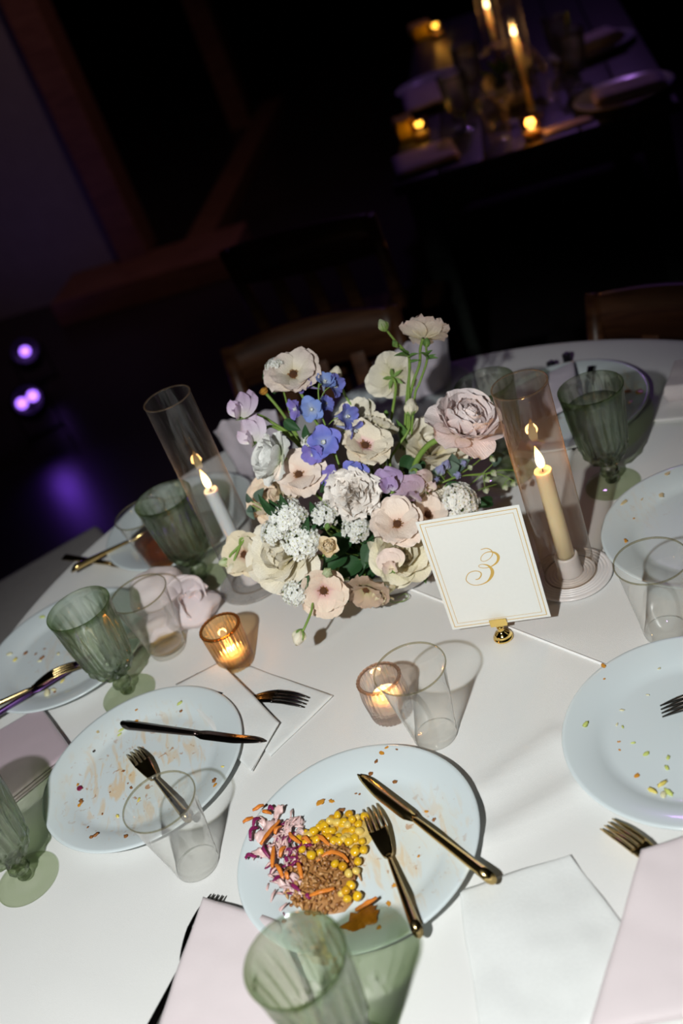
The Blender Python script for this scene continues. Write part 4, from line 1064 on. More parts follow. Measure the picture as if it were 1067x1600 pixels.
 ('bud', [-0.237, 0.1, 0.148], 0.0217, [-0.82, -0.34, 0.46], 'green bud at the end of the arching side stem', [[-0.226, 0.1, 0.155], [-0.208, 0.1, 0.164], [-0.194, 0.1, 0.172], [-0.175, 0.11, 0.158], [-0.152, 0.14, 0.101]], None, {'col': 'green'}),
 ('bud', [-0.23, 0.09, 0.14], 0.0234, [-0.83, -0.55, -0.08], 'opening cream bud hanging beside the green side bud', [[-0.224, 0.095, 0.147], [-0.21, 0.1, 0.161], [-0.194, 0.1, 0.172]], None, {'col': 'creambud'}),
 ('butterfly', [-0.207, 0.1, 0.147], 0.0597, [-0.32, -0.7, 0.64], 'tan-cream flower with rusty centre beside the blue-white candle', [[-0.194, 0.11, 0.153], [-0.177, 0.12, 0.148], [-0.152, 0.15, 0.095]], None, {'col': 'tancream'}),
 ('bud', [-0.083, 0.03, 0.183], 0.012, [0.5, -0.08, 0.86], 'tiny green bud above the small peach ranunculus', [[-0.086, 0.08, 0.144], [-0.081, 0.1, 0.111], [-0.073, 0.13, 0.07]], None, {'col': 'greenbud'}),
 ('bud', [-0.106, 0.0, 0.134], 0.0206, [-0.17, -0.91, 0.38], 'green bud above the drooping pink flower', [[-0.099, 0.04, 0.101], [-0.086, 0.06, 0.1], [-0.077, 0.1, 0.08]], None, {'col': 'green'}),
 ('spirea', [-0.127, 0.06, 0.21], 0.0484, [0.1, -0.44, 0.89], 'white blossom cluster above the big cream rose', None, None, {'leaves': [[-0.14, 0.065, 0.228], [-0.149, 0.065, 0.241], [-0.126, 0.065, 0.228]]}),
 ('spirea', [-0.154, 0.055, 0.195], 0.0347, [-0.14, -0.45, 0.88], 'white blossom cluster on the shoulder of the big cream rose', None, None, {'leaves': [[-0.144, 0.06, 0.205]]}),
 ('spirea', [-0.123, 0.045, 0.171], 0.0504, [0.12, -0.66, 0.75], 'white blossom cluster draped over the edge of the big cream rose', None, None, {'leaves': [[-0.102, 0.05, 0.175], [-0.106, 0.05, 0.19]]}),
 ('spirea', [-0.079, 0.06, 0.187], 0.0366, [0.28, -0.51, 0.82], 'white blossom cluster in front of the carnation edge and dark leaves', None, None, {'leaves': [[-0.09, 0.065, 0.2], [-0.091, 0.065, 0.176]]}),
 ('spirea', [-0.046, 0.06, 0.146], 0.0389, [0.08, -0.73, 0.67], 'white blossom cluster right under the carnation', None, None, {'leaves': [[-0.037, 0.065, 0.119], [-0.065, 0.065, 0.135]]}),
 ('spirea', [-0.161, 0.01, 0.115], 0.033, [-0.36, -0.83, 0.42], 'white blossom cluster hanging beside the drooping pink flower', [[-0.149, 0.02, 0.118], [-0.128, 0.06, 0.096]], None, {'leaves': [[-0.137, 0.015, 0.127]]}),
 ('spirea', [0.106, 0.07, 0.118], 0.0521, [0.47, -0.5, 0.73], 'domed white blossom cluster beside the ivory candle chimney', None, None, {'leaves': [[0.128, 0.075, 0.092], [0.086, 0.075, 0.117]]}),
 ('spirea', [-0.06, 0.16, 0.243], 0.0272, [0.15, -0.58, 0.8], 'white blossom cluster behind the violet delphinium bloom', None, None, {'leaves': [[-0.06, 0.165, 0.26]]}),
]
DELPH=[
 ([-0.038, 0.18, 0.317], 0.0268, [-0.65, -0.22, 0.73]),
 ([-0.013, 0.175, 0.313], 0.0285, [0.39, -0.5, 0.78]),
 ([-0.002, 0.18, 0.301], 0.0305, [0.61, -0.79, -0.07]),
 ([-0.043, 0.165, 0.287], 0.0358, [-0.13, -0.87, 0.47]),
 ([-0.062, 0.165, 0.297], 0.0303, [-0.84, -0.48, 0.27]),
 ([-0.024, 0.18, 0.28], 0.0253, [0.78, -0.55, 0.28]),
 ([-0.003, 0.15, 0.265], 0.0339, [0.66, -0.75, 0.01]),
 ([0.0, 0.14, 0.245], 0.0322, [0.64, -0.74, -0.23]),
 ([-0.046, 0.13, 0.25], 0.0462, [0.08, -0.81, 0.58]),
 ([-0.063, 0.125, 0.243], 0.0337, [-0.59, -0.8, 0.1]),
 ([-0.019, 0.1, 0.209], 0.0354, [-0.21, -0.94, 0.28]),
 ([-0.053, 0.11, 0.206], 0.0303, [-0.45, -0.72, 0.52]),
]
DELPH_STEM=[
 [-0.016, 0.185, 0.318],
 [-0.026, 0.18, 0.299],
 [-0.033, 0.17, 0.269],
 [-0.033, 0.16, 0.241],
 [-0.036, 0.14, 0.209],
 [-0.038, 0.13, 0.188],
 [-0.042, 0.13, 0.138],
]
DELPH_BUDS=[
 ([0.095, 0.11, 0.151], 0.02, [0.47, -0.22, 0.85]),
 ([0.106, 0.12, 0.149], 0.0183, [0.61, -0.01, 0.79]),
 ([0.116, 0.11, 0.132], 0.0165, [0.39, -0.68, 0.62]),
 ([0.131, 0.12, 0.14], 0.0137, [0.39, -0.68, 0.62]),
 ([0.085, 0.1, 0.144], 0.0118, [0.04, -0.8, 0.6]),
 ([0.138, 0.12, 0.129], 0.011, [0.51, -0.65, 0.56]),
 ([0.156, 0.12, 0.098], 0.0121, [0.24, -0.91, -0.32]),
 ([0.168, 0.12, 0.104], 0.013, [0.2, -0.87, -0.45]),
 ([0.178, 0.12, 0.074], 0.0122, [0.02, -0.9, -0.43]),
 ([0.191, 0.12, 0.074], 0.0112, [0.2, -0.87, -0.45]),
 ([0.174, 0.13, 0.121], 0.0121, [0.17, -0.91, -0.39]),
 ([0.166, 0.13, 0.136], 0.0092, [0.17, -0.91, -0.39]),
 ([0.148, 0.11, 0.088], 0.013, [-0.08, -0.94, -0.32]),
]
DELPH_BUD_STEMS=[
 [[0.207, 0.13, 0.086], [0.177, 0.125, 0.103], [0.148, 0.12, 0.111], [0.122, 0.115, 0.124], [0.09, 0.11, 0.129], [0.051, 0.13, 0.112]],
 [[0.175, 0.14, 0.13], [0.151, 0.13, 0.127], [0.124, 0.12, 0.126], [0.09, 0.11, 0.129], [0.051, 0.13, 0.112]],
 [[0.194, 0.12, 0.078], [0.179, 0.122, 0.095], [0.162, 0.122, 0.106], [0.122, 0.115, 0.124], [0.09, 0.11, 0.129], [0.051, 0.13, 0.112]],
]
LEAVES=[
 ([-0.106, 0.085, 0.171], [-0.124, 0.07, 0.196], 0.016),
 ([-0.11, 0.085, 0.187], [-0.134, 0.07, 0.227], 0.0177),
 ([-0.091, 0.08, 0.164], [-0.111, 0.065, 0.172], 0.0213),
 ([-0.077, 0.08, 0.169], [-0.094, 0.065, 0.2], 0.0178),
 ([-0.053, 0.1, 0.162], [-0.065, 0.085, 0.193], 0.0234),
 ([-0.068, 0.07, 0.125], [-0.108, 0.055, 0.114], 0.0305),
 ([-0.067, 0.07, 0.083], [-0.095, 0.055, 0.078], 0.0345),
 ([-0.055, 0.07, 0.06], [-0.087, 0.055, 0.062], 0.0348),
 ([-0.029, 0.07, 0.095], [-0.059, 0.055, 0.078], 0.0326),
 ([-0.019, 0.07, 0.095], [-0.039, 0.055, 0.09], 0.0308),
 ([-0.029, 0.075, 0.12], [-0.049, 0.06, 0.116], 0.0252),
 ([-0.034, 0.07, 0.055], [-0.023, 0.055, 0.086], 0.0239),
 ([-0.004, 0.075, 0.108], [-0.017, 0.06, 0.138], 0.0253),
 ([-0.07, 0.07, 0.061], [-0.05, 0.055, 0.086], 0.033),
 ([-0.083, 0.07, 0.103], [-0.115, 0.055, 0.101], 0.0271),
 ([-0.092, 0.04, 0.057], [-0.109, 0.025, 0.067], 0.0144),
 ([0.025, 0.065, 0.039], [0.016, 0.05, 0.018], 0.0147),
 ([-0.157, 0.03, 0.091], [-0.133, 0.015, 0.079], 0.0124),
 ([-0.084, 0.16, 0.221], [-0.059, 0.145, 0.239], 0.0182),
 ([-0.081, 0.18, 0.275], [-0.068, 0.165, 0.263], 0.0163),
 ([0.101, 0.1, 0.124], [0.12, 0.085, 0.106], 0.0182),
 ([0.142, 0.1, 0.076], [0.11, 0.085, 0.094], 0.0167),
 ([0.061, 0.15, 0.159], [0.039, 0.135, 0.149], 0.0296),
 ([0.072, 0.14, 0.154], [0.055, 0.125, 0.144], 0.0277),
 ([0.002, 0.15, 0.22], [-0.015, 0.135, 0.224], 0.02),
 ([0.038, 0.18, 0.188], [0.055, 0.165, 0.216], 0.0186),
 ([0.058, 0.19, 0.174], [0.064, 0.175, 0.218], 0.0188),
 ([-0.056, 0.11, 0.191], [-0.076, 0.095, 0.198], 0.0215),
 ([-0.048, 0.095, 0.151], [-0.073, 0.08, 0.159], 0.0234),
 ([-0.007, 0.095, 0.143], [-0.007, 0.08, 0.124], 0.0235),
]
EUC=[
 ([-0.162, 0.154, 0.186], [-0.147, 0.146, 0.21], 0.0221),
 ([-0.172, 0.154, 0.179], [-0.184, 0.146, 0.184], 0.0166),
 ([-0.172, 0.154, 0.193], [-0.173, 0.146, 0.213], 0.0128),
 ([-0.175, 0.154, 0.187], [-0.178, 0.146, 0.167], 0.0184),
 ([0.108, 0.134, 0.133], [0.12, 0.126, 0.159], 0.0241),
 ([0.106, 0.124, 0.136], [0.123, 0.116, 0.141], 0.0221),
 ([0.12, 0.129, 0.127], [0.141, 0.121, 0.141], 0.0167),
 ([0.174, 0.144, 0.105], [0.193, 0.136, 0.116], 0.0225),
 ([0.151, 0.144, 0.131], [0.163, 0.136, 0.141], 0.0168),
 ([0.053, 0.114, 0.166], [0.067, 0.106, 0.153], 0.0272),
 ([0.094, 0.119, 0.133], [0.08, 0.111, 0.152], 0.0202),
]

# ------------------------------------------------------------------ leftovers
FM = {'sauce': mat('orange_sauce', (0.62, 0.27, 0.03), 0.3, var=0.3, scale=200), 'brown': mat('brown_crumb', (0.26, 0.10, 0.025), 0.5, var=0.35, scale=200),
      'dark': mat('black_crumb', (0.02, 0.015, 0.01), 0.6), 'purple': mat('red_cabbage_scrap', (0.20, 0.01, 0.05), 0.4), 'green': mat('lettuce_scrap', (0.52, 0.58, 0.16), 0.5, var=0.3, scale=200),
      'yellow': mat('yellow_scrap', (0.70, 0.58, 0.14), 0.45, var=0.3, scale=200), 'pale': mat('pale_scrap', (0.70, 0.66, 0.42), 0.5, var=0.2, scale=200), 'stain': mat('mustard_stain', (0.66, 0.52, 0.28), 0.35, var=0.2, scale=200)}
WORD = {'sauce': 'orange sauce drop', 'brown': 'brown food crumb', 'dark': 'black crumb', 'purple': 'dark red cabbage scrap', 'green': 'green lettuce scrap', 'yellow': 'yellow food scrap', 'pale': 'pale lettuce scrap', 'stain': 'mustard-coloured smear'}
SURF = [(0.0, 0.0056), (0.05, 0.0056), (0.090, 0.0060), (0.098, 0.0070), (0.104, 0.0098), (0.113, 0.0132), (0.138, 0.0196), (0.143, 0.0198)]
PDESC = {'A': 'on the plate of corn and slaw', 'B': 'on the sauce-streaked plate', 'C': 'on the plate beside the shiny gold fork', 'D': 'on the nearly clean plate', 'E': 'on the plate behind the water-filled goblet', 'F': 'on the crumb plate under crossed cutlery', 'G': 'on the plate with the amber drink', 'H': 'on the dim plate'}

def plate_z(x, y):
    best = None
    for k, (c, lab, m) in PLATES.items():
        r = math.hypot(x - c[0], y - c[1])
        if best is None or r < best[0]: best = (r, k)
    r, k = best
    z = SURF[-1][1]
    for (a, za), (b_, zb) in zip(SURF, SURF[1:]):
        if a <= r <= b_:
            z = za + (zb - za) * (r - a) / (b_ - a); break
    return TZ + 0.001 + z, k

def blob(seed, flat=0.35, n=1):
    bm = bmesh.new()
    bmesh.ops.create_icosphere(bm, subdivisions=n + 1, radius=0.5)
    for q in bm.verts:
        s = 1 + 0.75 * noise.noise(q.co * 3.0 + Vector((seed, seed * 1.7, 0)))
        q.co *= s
        q.co.z *= flat
    bm.verts.index_update()
    v = [q.co.copy() for q in bm.verts]; f = [tuple(a.index for a in p.verts) for p in bm.faces]
    bm.free()
    return mesh('scrap', v, f)
MARKS = {
 'A': [(-0.16, -0.245, 'by the knife tip on the food plate'), (-0.10, -0.36, 'by the knife handle on the food plate'), (-0.145, -0.43, 'by the fork handle on the food plate'), (-0.20, -0.27, 'beyond the corn pile on the food plate'), (-0.27, -0.41, 'at the foot of the pulled meat'), (-0.2, -0.446, 'at the dark sauce puddle'), (-0.12, -0.225, 'near the rim by the pink votive')],
 'B': [(-0.35, -0.07, 'by the knife on the sauce-streaked plate'), (-0.446, -0.02, 'by the fork tines on the sauce-streaked plate'), (-0.33, -0.16, 'between cup and rim on the sauce-streaked plate'), (-0.52, -0.09, 'on the rim by the mauve napkin'), (-0.48, -0.18, 'on the rim by the tilted-looking empty cup'), (-0.44, 0.02, 'on the rim by the goblet')],
 'C': [(0.17, -0.24, 'on the rim by the cloth seam'), (0.11, -0.31, 'on the wide rim beside the folds of the cloth'), (0.15, -0.34, 'in the well of the plate with lettuce scraps'), (0.17, -0.43, 'in the heap of lettuce scraps'), (0.2, -0.3, 'by the black-looking fork on its plate')],
 'corn': [(-0.165, -0.31, 'beside the fork tines'), (-0.205, -0.30, 'in the middle of the corn pile'), (-0.24, -0.31, 'next to the slaw'), (-0.22, -0.36, 'on the pulled meat'), (-0.19, -0.41, 'between meat and dark sauce')],
 'slaw': [(-0.285, -0.275, 'at the rim end of the slaw'), (-0.262, -0.30, 'on top of the slaw beside the corn'), (-0.290, -0.325, 'on the outer side of the slaw'), (-0.262, -0.345, 'where slaw meets pulled meat'), (-0.27, -0.39, 'at the lower tip of the slaw'), (-0.22, -0.36, 'on the pulled meat'), (-0.19, -0.43, 'on the dark sauce puddle')],
}

def near(x, y, k):
    if k not in MARKS: return PDESC[k]
    return min(MARKS[k], key=lambda q: math.hypot(q[0] - x, q[1] - y))[2]
BLOBS = {}
for i in range(6): BLOBS[i] = blob(i * 3.1 + 1)
for i, (x, y, s, k) in enumerate(SCRAPS):
    z, pk = plate_z(x, y)
    fl_ = 0.12 if k == 'stain' else (0.3 if k == 'sauce' else 1.0)
    me = BLOBS[i % 6].copy()
    M = T((x, y, z + s * 0.06 * fl_ + 0.0002)) @ RZ(rnd.uniform(0, 6)) @ SC(s * 1.15, s * (0.55 if k in ('green', 'pale', 'yellow', 'stain') else 0.8), s * fl_)
    props(obj('food_scrap', me, FM[k], None, M), WORD[k] + ' ' + near(x, y, pk), 'food scrap', 'scraps ' + PDESC[pk])

# pulled meat heap: strands on a low mound
MEAT = mat('pulled_meat', (0.36, 0.17, 0.055), 0.4, var=0.35, scale=160, bump=0.3)
mt = thing('pulled_meat', 'heap of brown pulled meat between the corn and the slaw', 'meat', (-0.228, -0.366, TZ + 0.0075))
mb = MB()
for j in range(9):
    for i in range(24):
        a = 2 * PI * i / 24; q = j / 8
        R_ = (0.040 + 0.012 * noise.noise((math.cos(a) * 1.5, math.sin(a) * 1.5, 3))) * q
        mb.v.append(Vector((R_ * math.cos(a) * 1.05, R_ * math.sin(a) * 1.25, 0.011 * (1 - q ** 2.2) + 0.002 * noise.noise((a * 2, q * 6, 0))))); mb.pv.append(0)
for j in range(8):
    for i in range(24):
        i2 = (i + 1) % 24
        mb.f.append((j * 24 + i, j * 24 + i2, (j + 1) * 24 + i2, (j + 1) * 24 + i)); mb.i.append(0)
obj('mound', mb.mesh('mound'), MEAT, mt)
mb = MB()
for k in range(330):
    a = rnd.uniform(0, 2 * PI); q = math.sqrt(rnd.random())
    R_ = 0.042 * q
    p = Vector((R_ * math.cos(a) * 1.05, R_ * math.sin(a) * 1.3, 0.0105 * (1 - q ** 2.2) + rnd.uniform(0, 0.003)))
    d = Vector((rnd.uniform(-1, 1), rnd.uniform(-1, 1), rnd.uniform(-.6, .6))).normalized() * rnd.uniform(0.0018, 0.0060)
    mid = p + Vector((0, 0, 0.0018)) + Vector((rnd.uniform(-1, 1), rnd.uniform(-1, 1), 0)) * 0.002
    mb.add(*tube([p - d, mid, p + d], [0.0008, rnd.uniform(0.0014, 0.0034), 0.0007], 5), mi=k % 3)
props(obj('meat_shreds', mb.mesh('meat_shreds', True, [mat('meat_light', (0.46, 0.24, 0.09), 0.35, var=0.4, scale=120), mat('meat_mid', (0.36, 0.16, 0.045), 0.35, var=0.4, scale=120), mat('meat_dark', (0.23, 0.09, 0.025), 0.35, var=0.4, scale=120)]), None, mt), 'loose brown meat strands', kind='stuff')
# dark sauce pool
SAUCE = mat('dark_sauce', (0.40, 0.14, 0.012), 0.18, var=0.65, scale=120, bump=0.4)
mb = MB()
for j in range(6):
    for i in range(28):
        a = 2 * PI * i / 28; q = j / 5
        R_ = (0.019 + 0.012 * noise.noise((math.cos(a) * 3.5, math.sin(a) * 3.5, 7))) * q
        mb.v.append(Vector((R_ * math.cos(a) * 1.35, R_ * math.sin(a) * 0.85, 0.0035 * (1 - q ** 2) + 0.0012 * noise.noise((a * 2, q * 5, 2))))); mb.pv.append(0)
for j in range(5):
    for i in range(28):
        i2 = (i + 1) % 28
        mb.f.append((j * 28 + i, j * 28 + i2, (j + 1) * 28 + i2, (j + 1) * 28 + i)); mb.i.append(0)
props(obj('sauce_pool', mb.mesh('sauce_pool'), SAUCE, None, T((-0.2, -0.446, TZ + 0.0105)) @ RZ(0.5) @ RX(-0.06)), 'puddle of dark orange sauce below the pulled meat', 'sauce')

CORNS = [mat('corn_yellow', (0.72, 0.42, 0.015), 0.2, var=0.3, scale=120), mat('corn_pale', (0.74, 0.52, 0.12), 0.2, var=0.3, scale=120), mat('corn_amber', (0.60, 0.30, 0.012), 0.2, var=0.3, scale=120)]
bm = bmesh.new()
bmesh.ops.create_uvsphere(bm, u_segments=10, v_segments=7, radius=1.0)
for q in bm.verts:
    c = q.co
    s = (abs(c.x) ** 3 + abs(c.y) ** 3 + abs(c.z) ** 3) ** (-1 / 3)
    q.co = c * s
    q.co.x *= 1.0 - 0.25 * max(0, q.co.y)
bm.verts.index_update()
KME = mesh('corn_kernel', [q.co.copy() for q in bm.verts], [tuple(a.index for a in p.verts) for p in bm.faces])
bm.free()
for i, (x, y) in enumerate(KERNELS):
    z, _ = plate_z(x, y)
    dm = math.hypot((x + 0.228) / 0.044, (y + 0.366) / 0.052)
    up_ = 0.011 * max(0, 1 - dm ** 2.2) + rnd.uniform(0, 0.005)
    s = rnd.uniform(0.0042, 0.0053)
    M = T((x, y, z + s * 0.8 + up_)) @ RZ(rnd.uniform(0, 6)) @ RX(rnd.uniform(-.7, .7)) @ RY(rnd.uniform(-.5, .5)) @ SC(s, s * 1.1, s * 0.8)
    props(obj('corn_kernel', KME, CORNS[(0, 0, 1, 0, 2)[i % 5]], None, M), ('yellow', 'yellow', 'pale', 'yellow', 'amber')[i % 5] + ' corn kernel ' + near(x, y, 'corn'), 'corn kernel', 'corn kernels on the food plate')
# bed of sauced corn pulp under the kernels
mb = MB()
for j in range(7):
    for i in range(24):
        a = 2 * PI * i / 24; q = j / 6
        R_ = (0.030 + 0.008 * noise.noise((math.cos(a) * 2, math.sin(a) * 2, 11))) * q
        mb.v.append(Vector((R_ * math.cos(a) * 1.15, R_ * math.sin(a) * 0.95, 0.006 * (1 - q ** 2) + 0.002 * noise.noise((a * 3, q * 6, 5))))); mb.pv.append(0)
for j in range(6):
    for i in range(24):
        i2 = (i + 1) % 24
        mb.f.append((j * 24 + i, j * 24 + i2, (j + 1) * 24 + i2, (j + 1) * 24 + i)); mb.i.append(0)
props(obj('creamed_corn', mb.mesh('creamed_corn'), mat('creamed_corn', (0.60, 0.44, 0.15), 0.3, var=0.35, scale=150, bump=0.4), None, T((-0.189, -0.325, TZ + 0.0072)) @ RZ(-0.4)), 'creamy corn pulp under the loose kernels beside the fork', 'corn')

def strip(pts, wd, th, z0, wav, seed, arch=0.003):
    """a curled shred of vegetable"""
    P = []
    for i, (x, y) in enumerate(pts):
        z, _ = plate_z(x, y)
        P.append(Vector((x, y, z + z0 + arch * math.sin(PI * i / (len(pts) - 1)))))
    S = spline(P, 5)
    c = S[0]
    v = []; f = []
    for i, p in enumerate(S):
        a, b_ = S[max(0, i - 1)], S[min(len(S) - 1, i + 1)]
        t_ = (b_ - a); t_.z = 0; t_.normalize()
        n_ = Vector((-t_.y, t_.x, 0))
        u = i / (len(S) - 1)
        hw = wd / 2 * (0.35 + 0.65 * math.sin(PI * (0.12 + 0.76 * u)))
        for k, s in enumerate((-1, -.33, .33, 1)):
            e = wav * (noise.noise((p.x * 160 + seed, p.y * 160, s * 2)))
            v.append(p - c + n_ * hw * s + Vector((0, 0, e + th / 2)))
        for k, s in enumerate((1, .33, -.33, -1)):
            e = wav * (noise.noise((p.x * 160 + seed, p.y * 160, s * 2)))
            v.append(p - c + n_ * hw * s + Vector((0, 0, e - th / 2)))
        if i:
            q = 8 * i
            for k in range(8):
                f.append((q - 8 + k, q - 8 + (k + 1) % 8, q + (k + 1) % 8, q + k))
    f.append(tuple(range(7, -1, -1))); n = 8 * (len(S) - 1); f.append(tuple(n + k for k in range(8)))
    return mesh('shred', v, f), c
CARR = mat('carrot_orange', (0.72, 0.22, 0.03), 0.4, var=0.2, scale=200)
PURP = mat('red_cabbage', (0.22, 0.015, 0.09), 0.35, var=0.4, scale=150)
CABM = mat('pink_cabbage', (0.72, 0.50, 0.48), 0.4, var=0.3, scale=110, sss=0.2, sssr=0.003)
for i, (pts, wd) in enumerate(CABBAGE):
    me, c = strip(pts, wd * 1.25, 0.0016, 0.0025 + rnd.uniform(0, 0.005), 0.008, i * 1.3)
    props(obj('cabbage_shred', me, CABM, None, T(c)), 'pinkish white cabbage shred ' + near(*pts[1], 'slaw'), 'slaw', 'cabbage shreds in the slaw')
for i, pts in enumerate(PURPLE):
    me, c = strip(pts, 0.0042, 0.0016, 0.008 + rnd.uniform(0, 0.003), 0.003, i * 2.1 + 40)
    props(obj('red_cabbage_shred', me, PURP, None, T(c)), 'dark magenta red cabbage shred ' + near(*pts[1], 'slaw'), 'slaw', 'red cabbage shreds in the slaw')
for i, pts in enumerate(CARROT):
    me, c = strip(pts, 0.0046, 0.0024, 0.010 + rnd.uniform(0, 0.004), 0.0015, i * 1.9 + 80)
    props(obj('carrot_shred', me, CARR, None, T(c)), 'orange carrot shred ' + near(*pts[1], 'slaw'), 'slaw', 'carrot shreds in the slaw')
mb = MB()
for k in range(130):
    x, y = -0.268 + rnd.gauss(0, 0.014), -0.325 + rnd.gauss(0, 0.028)
    z = 0.004 + rnd.uniform(0, 0.006)
    d = Vector((rnd.uniform(-1, 1), rnd.uniform(-1, 1), rnd.uniform(-.3, .3))).normalized() * rnd.uniform(0.004, 0.009)
    p = Vector((x + 0.268, y + 0.325, z))
    mb.add(*tube([p - d, p + Vector((0, 0, 0.002)), p + d], [0.0009, 0.0017, 0.0009], 4), mi=0 if rnd.random() < 0.72 else 1)
props(obj('fine_slaw', mb.mesh('fine_slaw', True, [mat('fine_cabbage', (0.66, 0.44, 0.42), 0.4, var=0.4, scale=90), PURP]), None, None, T((-0.268, -0.325, TZ + 0.007))), 'bed of finely cut pink cabbage under the slaw shreds', 'slaw', kind='stuff')

# ------------------------------------------------------------------ the flower bowl
BOWLM = mat('white_grey_ceramic', (0.62, 0.60, 0.59), 0.35, var=0.05, coat=0.2)
BCX, BCY = -0.012, 0.130
props(obj('flower_bowl', mesh('flower_bowl', *lathe([(0, 0.0), (0.052, 0.0), (0.058, 0.002), (0.070, 0.012), (0.080, 0.027), (0.086, 0.043), (0.088, 0.058), (0.0865, 0.0595), (0.084, 0.058), (0.082, 0.043), (0.074, 0.026), (0.06, 0.011), (0.0, 0.008)], 72)), BOWLM, None, T((BCX, BCY, TZ + 0.001))), 'low grey-white bowl holding the flower arrangement', 'bowl')

PC = {}
def pet(key, W_, bend, cup_, rd, ruf, nu=7, nv=8, jag=0.0, seed=0.0):
    """one petal of unit length: grows along z, its inner face looks along -x"""
    if key in PC: return PC[key]
    v = []; f = []; pv = []
    px_, pz_ = 0.0, 0.0
    cl_ = []
    for j in range(nv + 1):
        u = j / nv
        if j:
            a = bend * (u - 0.5 / nv)
            px_ += math.sin(a) / nv; pz_ += math.cos(a) / nv
        cl_.append((px_, pz_, bend * u))
    for j in range(nv + 1):
        u = j / nv
        wd = W_ * (math.sin(PI * (0.08 + 0.74 * u ** 0.85))) ** 0.75
        for i in range(nu + 1):
            s = i / nu * 2 - 1
            uu = u * (1 - rd * s * s * u)
            k = uu * nv; k0 = min(int(k), nv - 1); fr = k - k0
            bx = cl_[k0][0] * (1 - fr) + cl_[k0 + 1][0] * fr
            bz = cl_[k0][1] * (1 - fr) + cl_[k0 + 1][1] * fr
            an = cl_[k0][2] * (1 - fr) + cl_[k0 + 1][2] * fr
            nx, nz = -math.cos(an), math.sin(an)           # towards the flower's axis
            d = cup_ * s * s * wd * (0.4 + 0.6 * u) + ruf * u * u * (math.sin(s * 6.5 + seed) + 0.7 * math.sin(s * 11 + seed * 2.1)) + 0.03 * noise.noise((s * 1.5, u * 2, seed * 3.3))
            jg = 1 - jag * abs(math.sin(s * 13 + seed)) * u ** 4
            v.append((bx * jg + nx * d, s * wd / 2, bz * jg + nz * d)); pv.append(u)
    for j in range(nv):
        for i in range(nu):
            q = j * (nu + 1) + i
            f.append((q, q + nu + 1, q + nu + 2, q + 1))
    PC[key] = mesh('petal', v, f, True, pv)
    return PC[key]

PCOL = {
 'pink': ((0.92, 0.78, 0.76), (0.94, 0.84, 0.83), (0.84, 0.70, 0.60)),
 'white': ((0.88, 0.88, 0.84), (0.92, 0.92, 0.89), (0.66, 0.72, 0.50)),
 'blush': ((0.92, 0.83, 0.71), (0.87, 0.73, 0.67), (0.82, 0.72, 0.51)),
 'blushpink': ((0.94, 0.79, 0.67), (0.92, 0.79, 0.70), (0.87, 0.63, 0.52)),
 'pinkthroat': ((0.92, 0.81, 0.64), (0.91, 0.82, 0.66), (0.87, 0.49, 0.52)),
 'pinkdroop': ((0.94, 0.73, 0.61), (0.92, 0.77, 0.62), (0.82, 0.46, 0.46)),
 'cream': ((0.89, 0.82, 0.64), (0.91, 0.85, 0.72), (0.80, 0.74, 0.48)),
 'peach': ((0.94, 0.86, 0.67), (0.94, 0.76, 0.60), (0.90, 0.79, 0.52)),
 'yellow': ((0.85, 0.79, 0.56), (0.88, 0.82, 0.65), (0.72, 0.70, 0.38)),
 'peachmini': ((0.94, 0.78, 0.52), (0.94, 0.80, 0.58), (0.82, 0.76, 0.39)),
 'carn': ((0.92, 0.84, 0.77), (0.94, 0.88, 0.82), (0.84, 0.75, 0.60)),
 'carn2': ((0.94, 0.83, 0.68), (0.94, 0.88, 0.74), (0.82, 0.72, 0.51)),
 'tan': ((0.58, 0.43, 0.30), (0.52, 0.39, 0.30), (0.52, 0.47, 0.25)),
 'tancream': ((0.82, 0.71, 0.51), (0.80, 0.70, 0.52), (0.66, 0.43, 0.32)),
 'lilac': ((0.76, 0.64, 0.76), (0.63, 0.46, 0.66), (0.80, 0.75, 0.71)),
 'lilacpale': ((0.83, 0.74, 0.82), (0.72, 0.57, 0.72), (0.83, 0.80, 0.76)),
 'violet': ((0.48, 0.34, 0.60), (0.50, 0.36, 0.62), (0.61, 0.53, 0.66)),
 'mauve': ((0.62, 0.47, 0.57), (0.56, 0.40, 0.54), (0.71, 0.64, 0.59)),
 'mauvecream': ((0.87, 0.75, 0.65), (0.77, 0.59, 0.61), (0.87, 0.82, 0.61)),
 'yellowpea': ((0.90, 0.85, 0.52), (0.90, 0.79, 0.57), (0.64, 0.72, 0.31)),
 'blushpea': ((0.92, 0.76, 0.66), (0.92, 0.74, 0.66), (0.85, 0.78, 0.57)),
 'creambud': ((0.86, 0.80, 0.62), (0.88, 0.81, 0.66), (0.62, 0.66, 0.34)),
 'green': ((0.46, 0.56, 0.26), (0.60, 0.66, 0.42), (0.26, 0.42, 0.10)),
 'greenbud': ((0.14, 0.26, 0.06), (0.18, 0.32, 0.09), (0.12, 0.24, 0.05)),
 'blue': ((0.19, 0.23, 0.66), (0.24, 0.24, 0.70), (0.34, 0.38, 0.66)),
 'bluesoft': ((0.28, 0.38, 0.72), (0.22, 0.32, 0.72), (0.40, 0.46, 0.62)),
 'violetblue': ((0.26, 0.20, 0.58), (0.24, 0.20, 0.60), (0.36, 0.30, 0.56)),
 'budblue': ((0.34, 0.36, 0.52), (0.30, 0.30, 0.56), (0.42, 0.50, 0.34)),
 'budgreen': ((0.40, 0.48, 0.26), (0.62, 0.62, 0.50), (0.26, 0.38, 0.12)),
}
def pm(c):
    q = PCOL[c]
    return petal_mat('petal_' + c, q[0], q[1], q[2])
STAMEN = mat('rusty_centre', (0.11, 0.038, 0.010), 0.7, var=0.5, scale=300, bump=0.6)
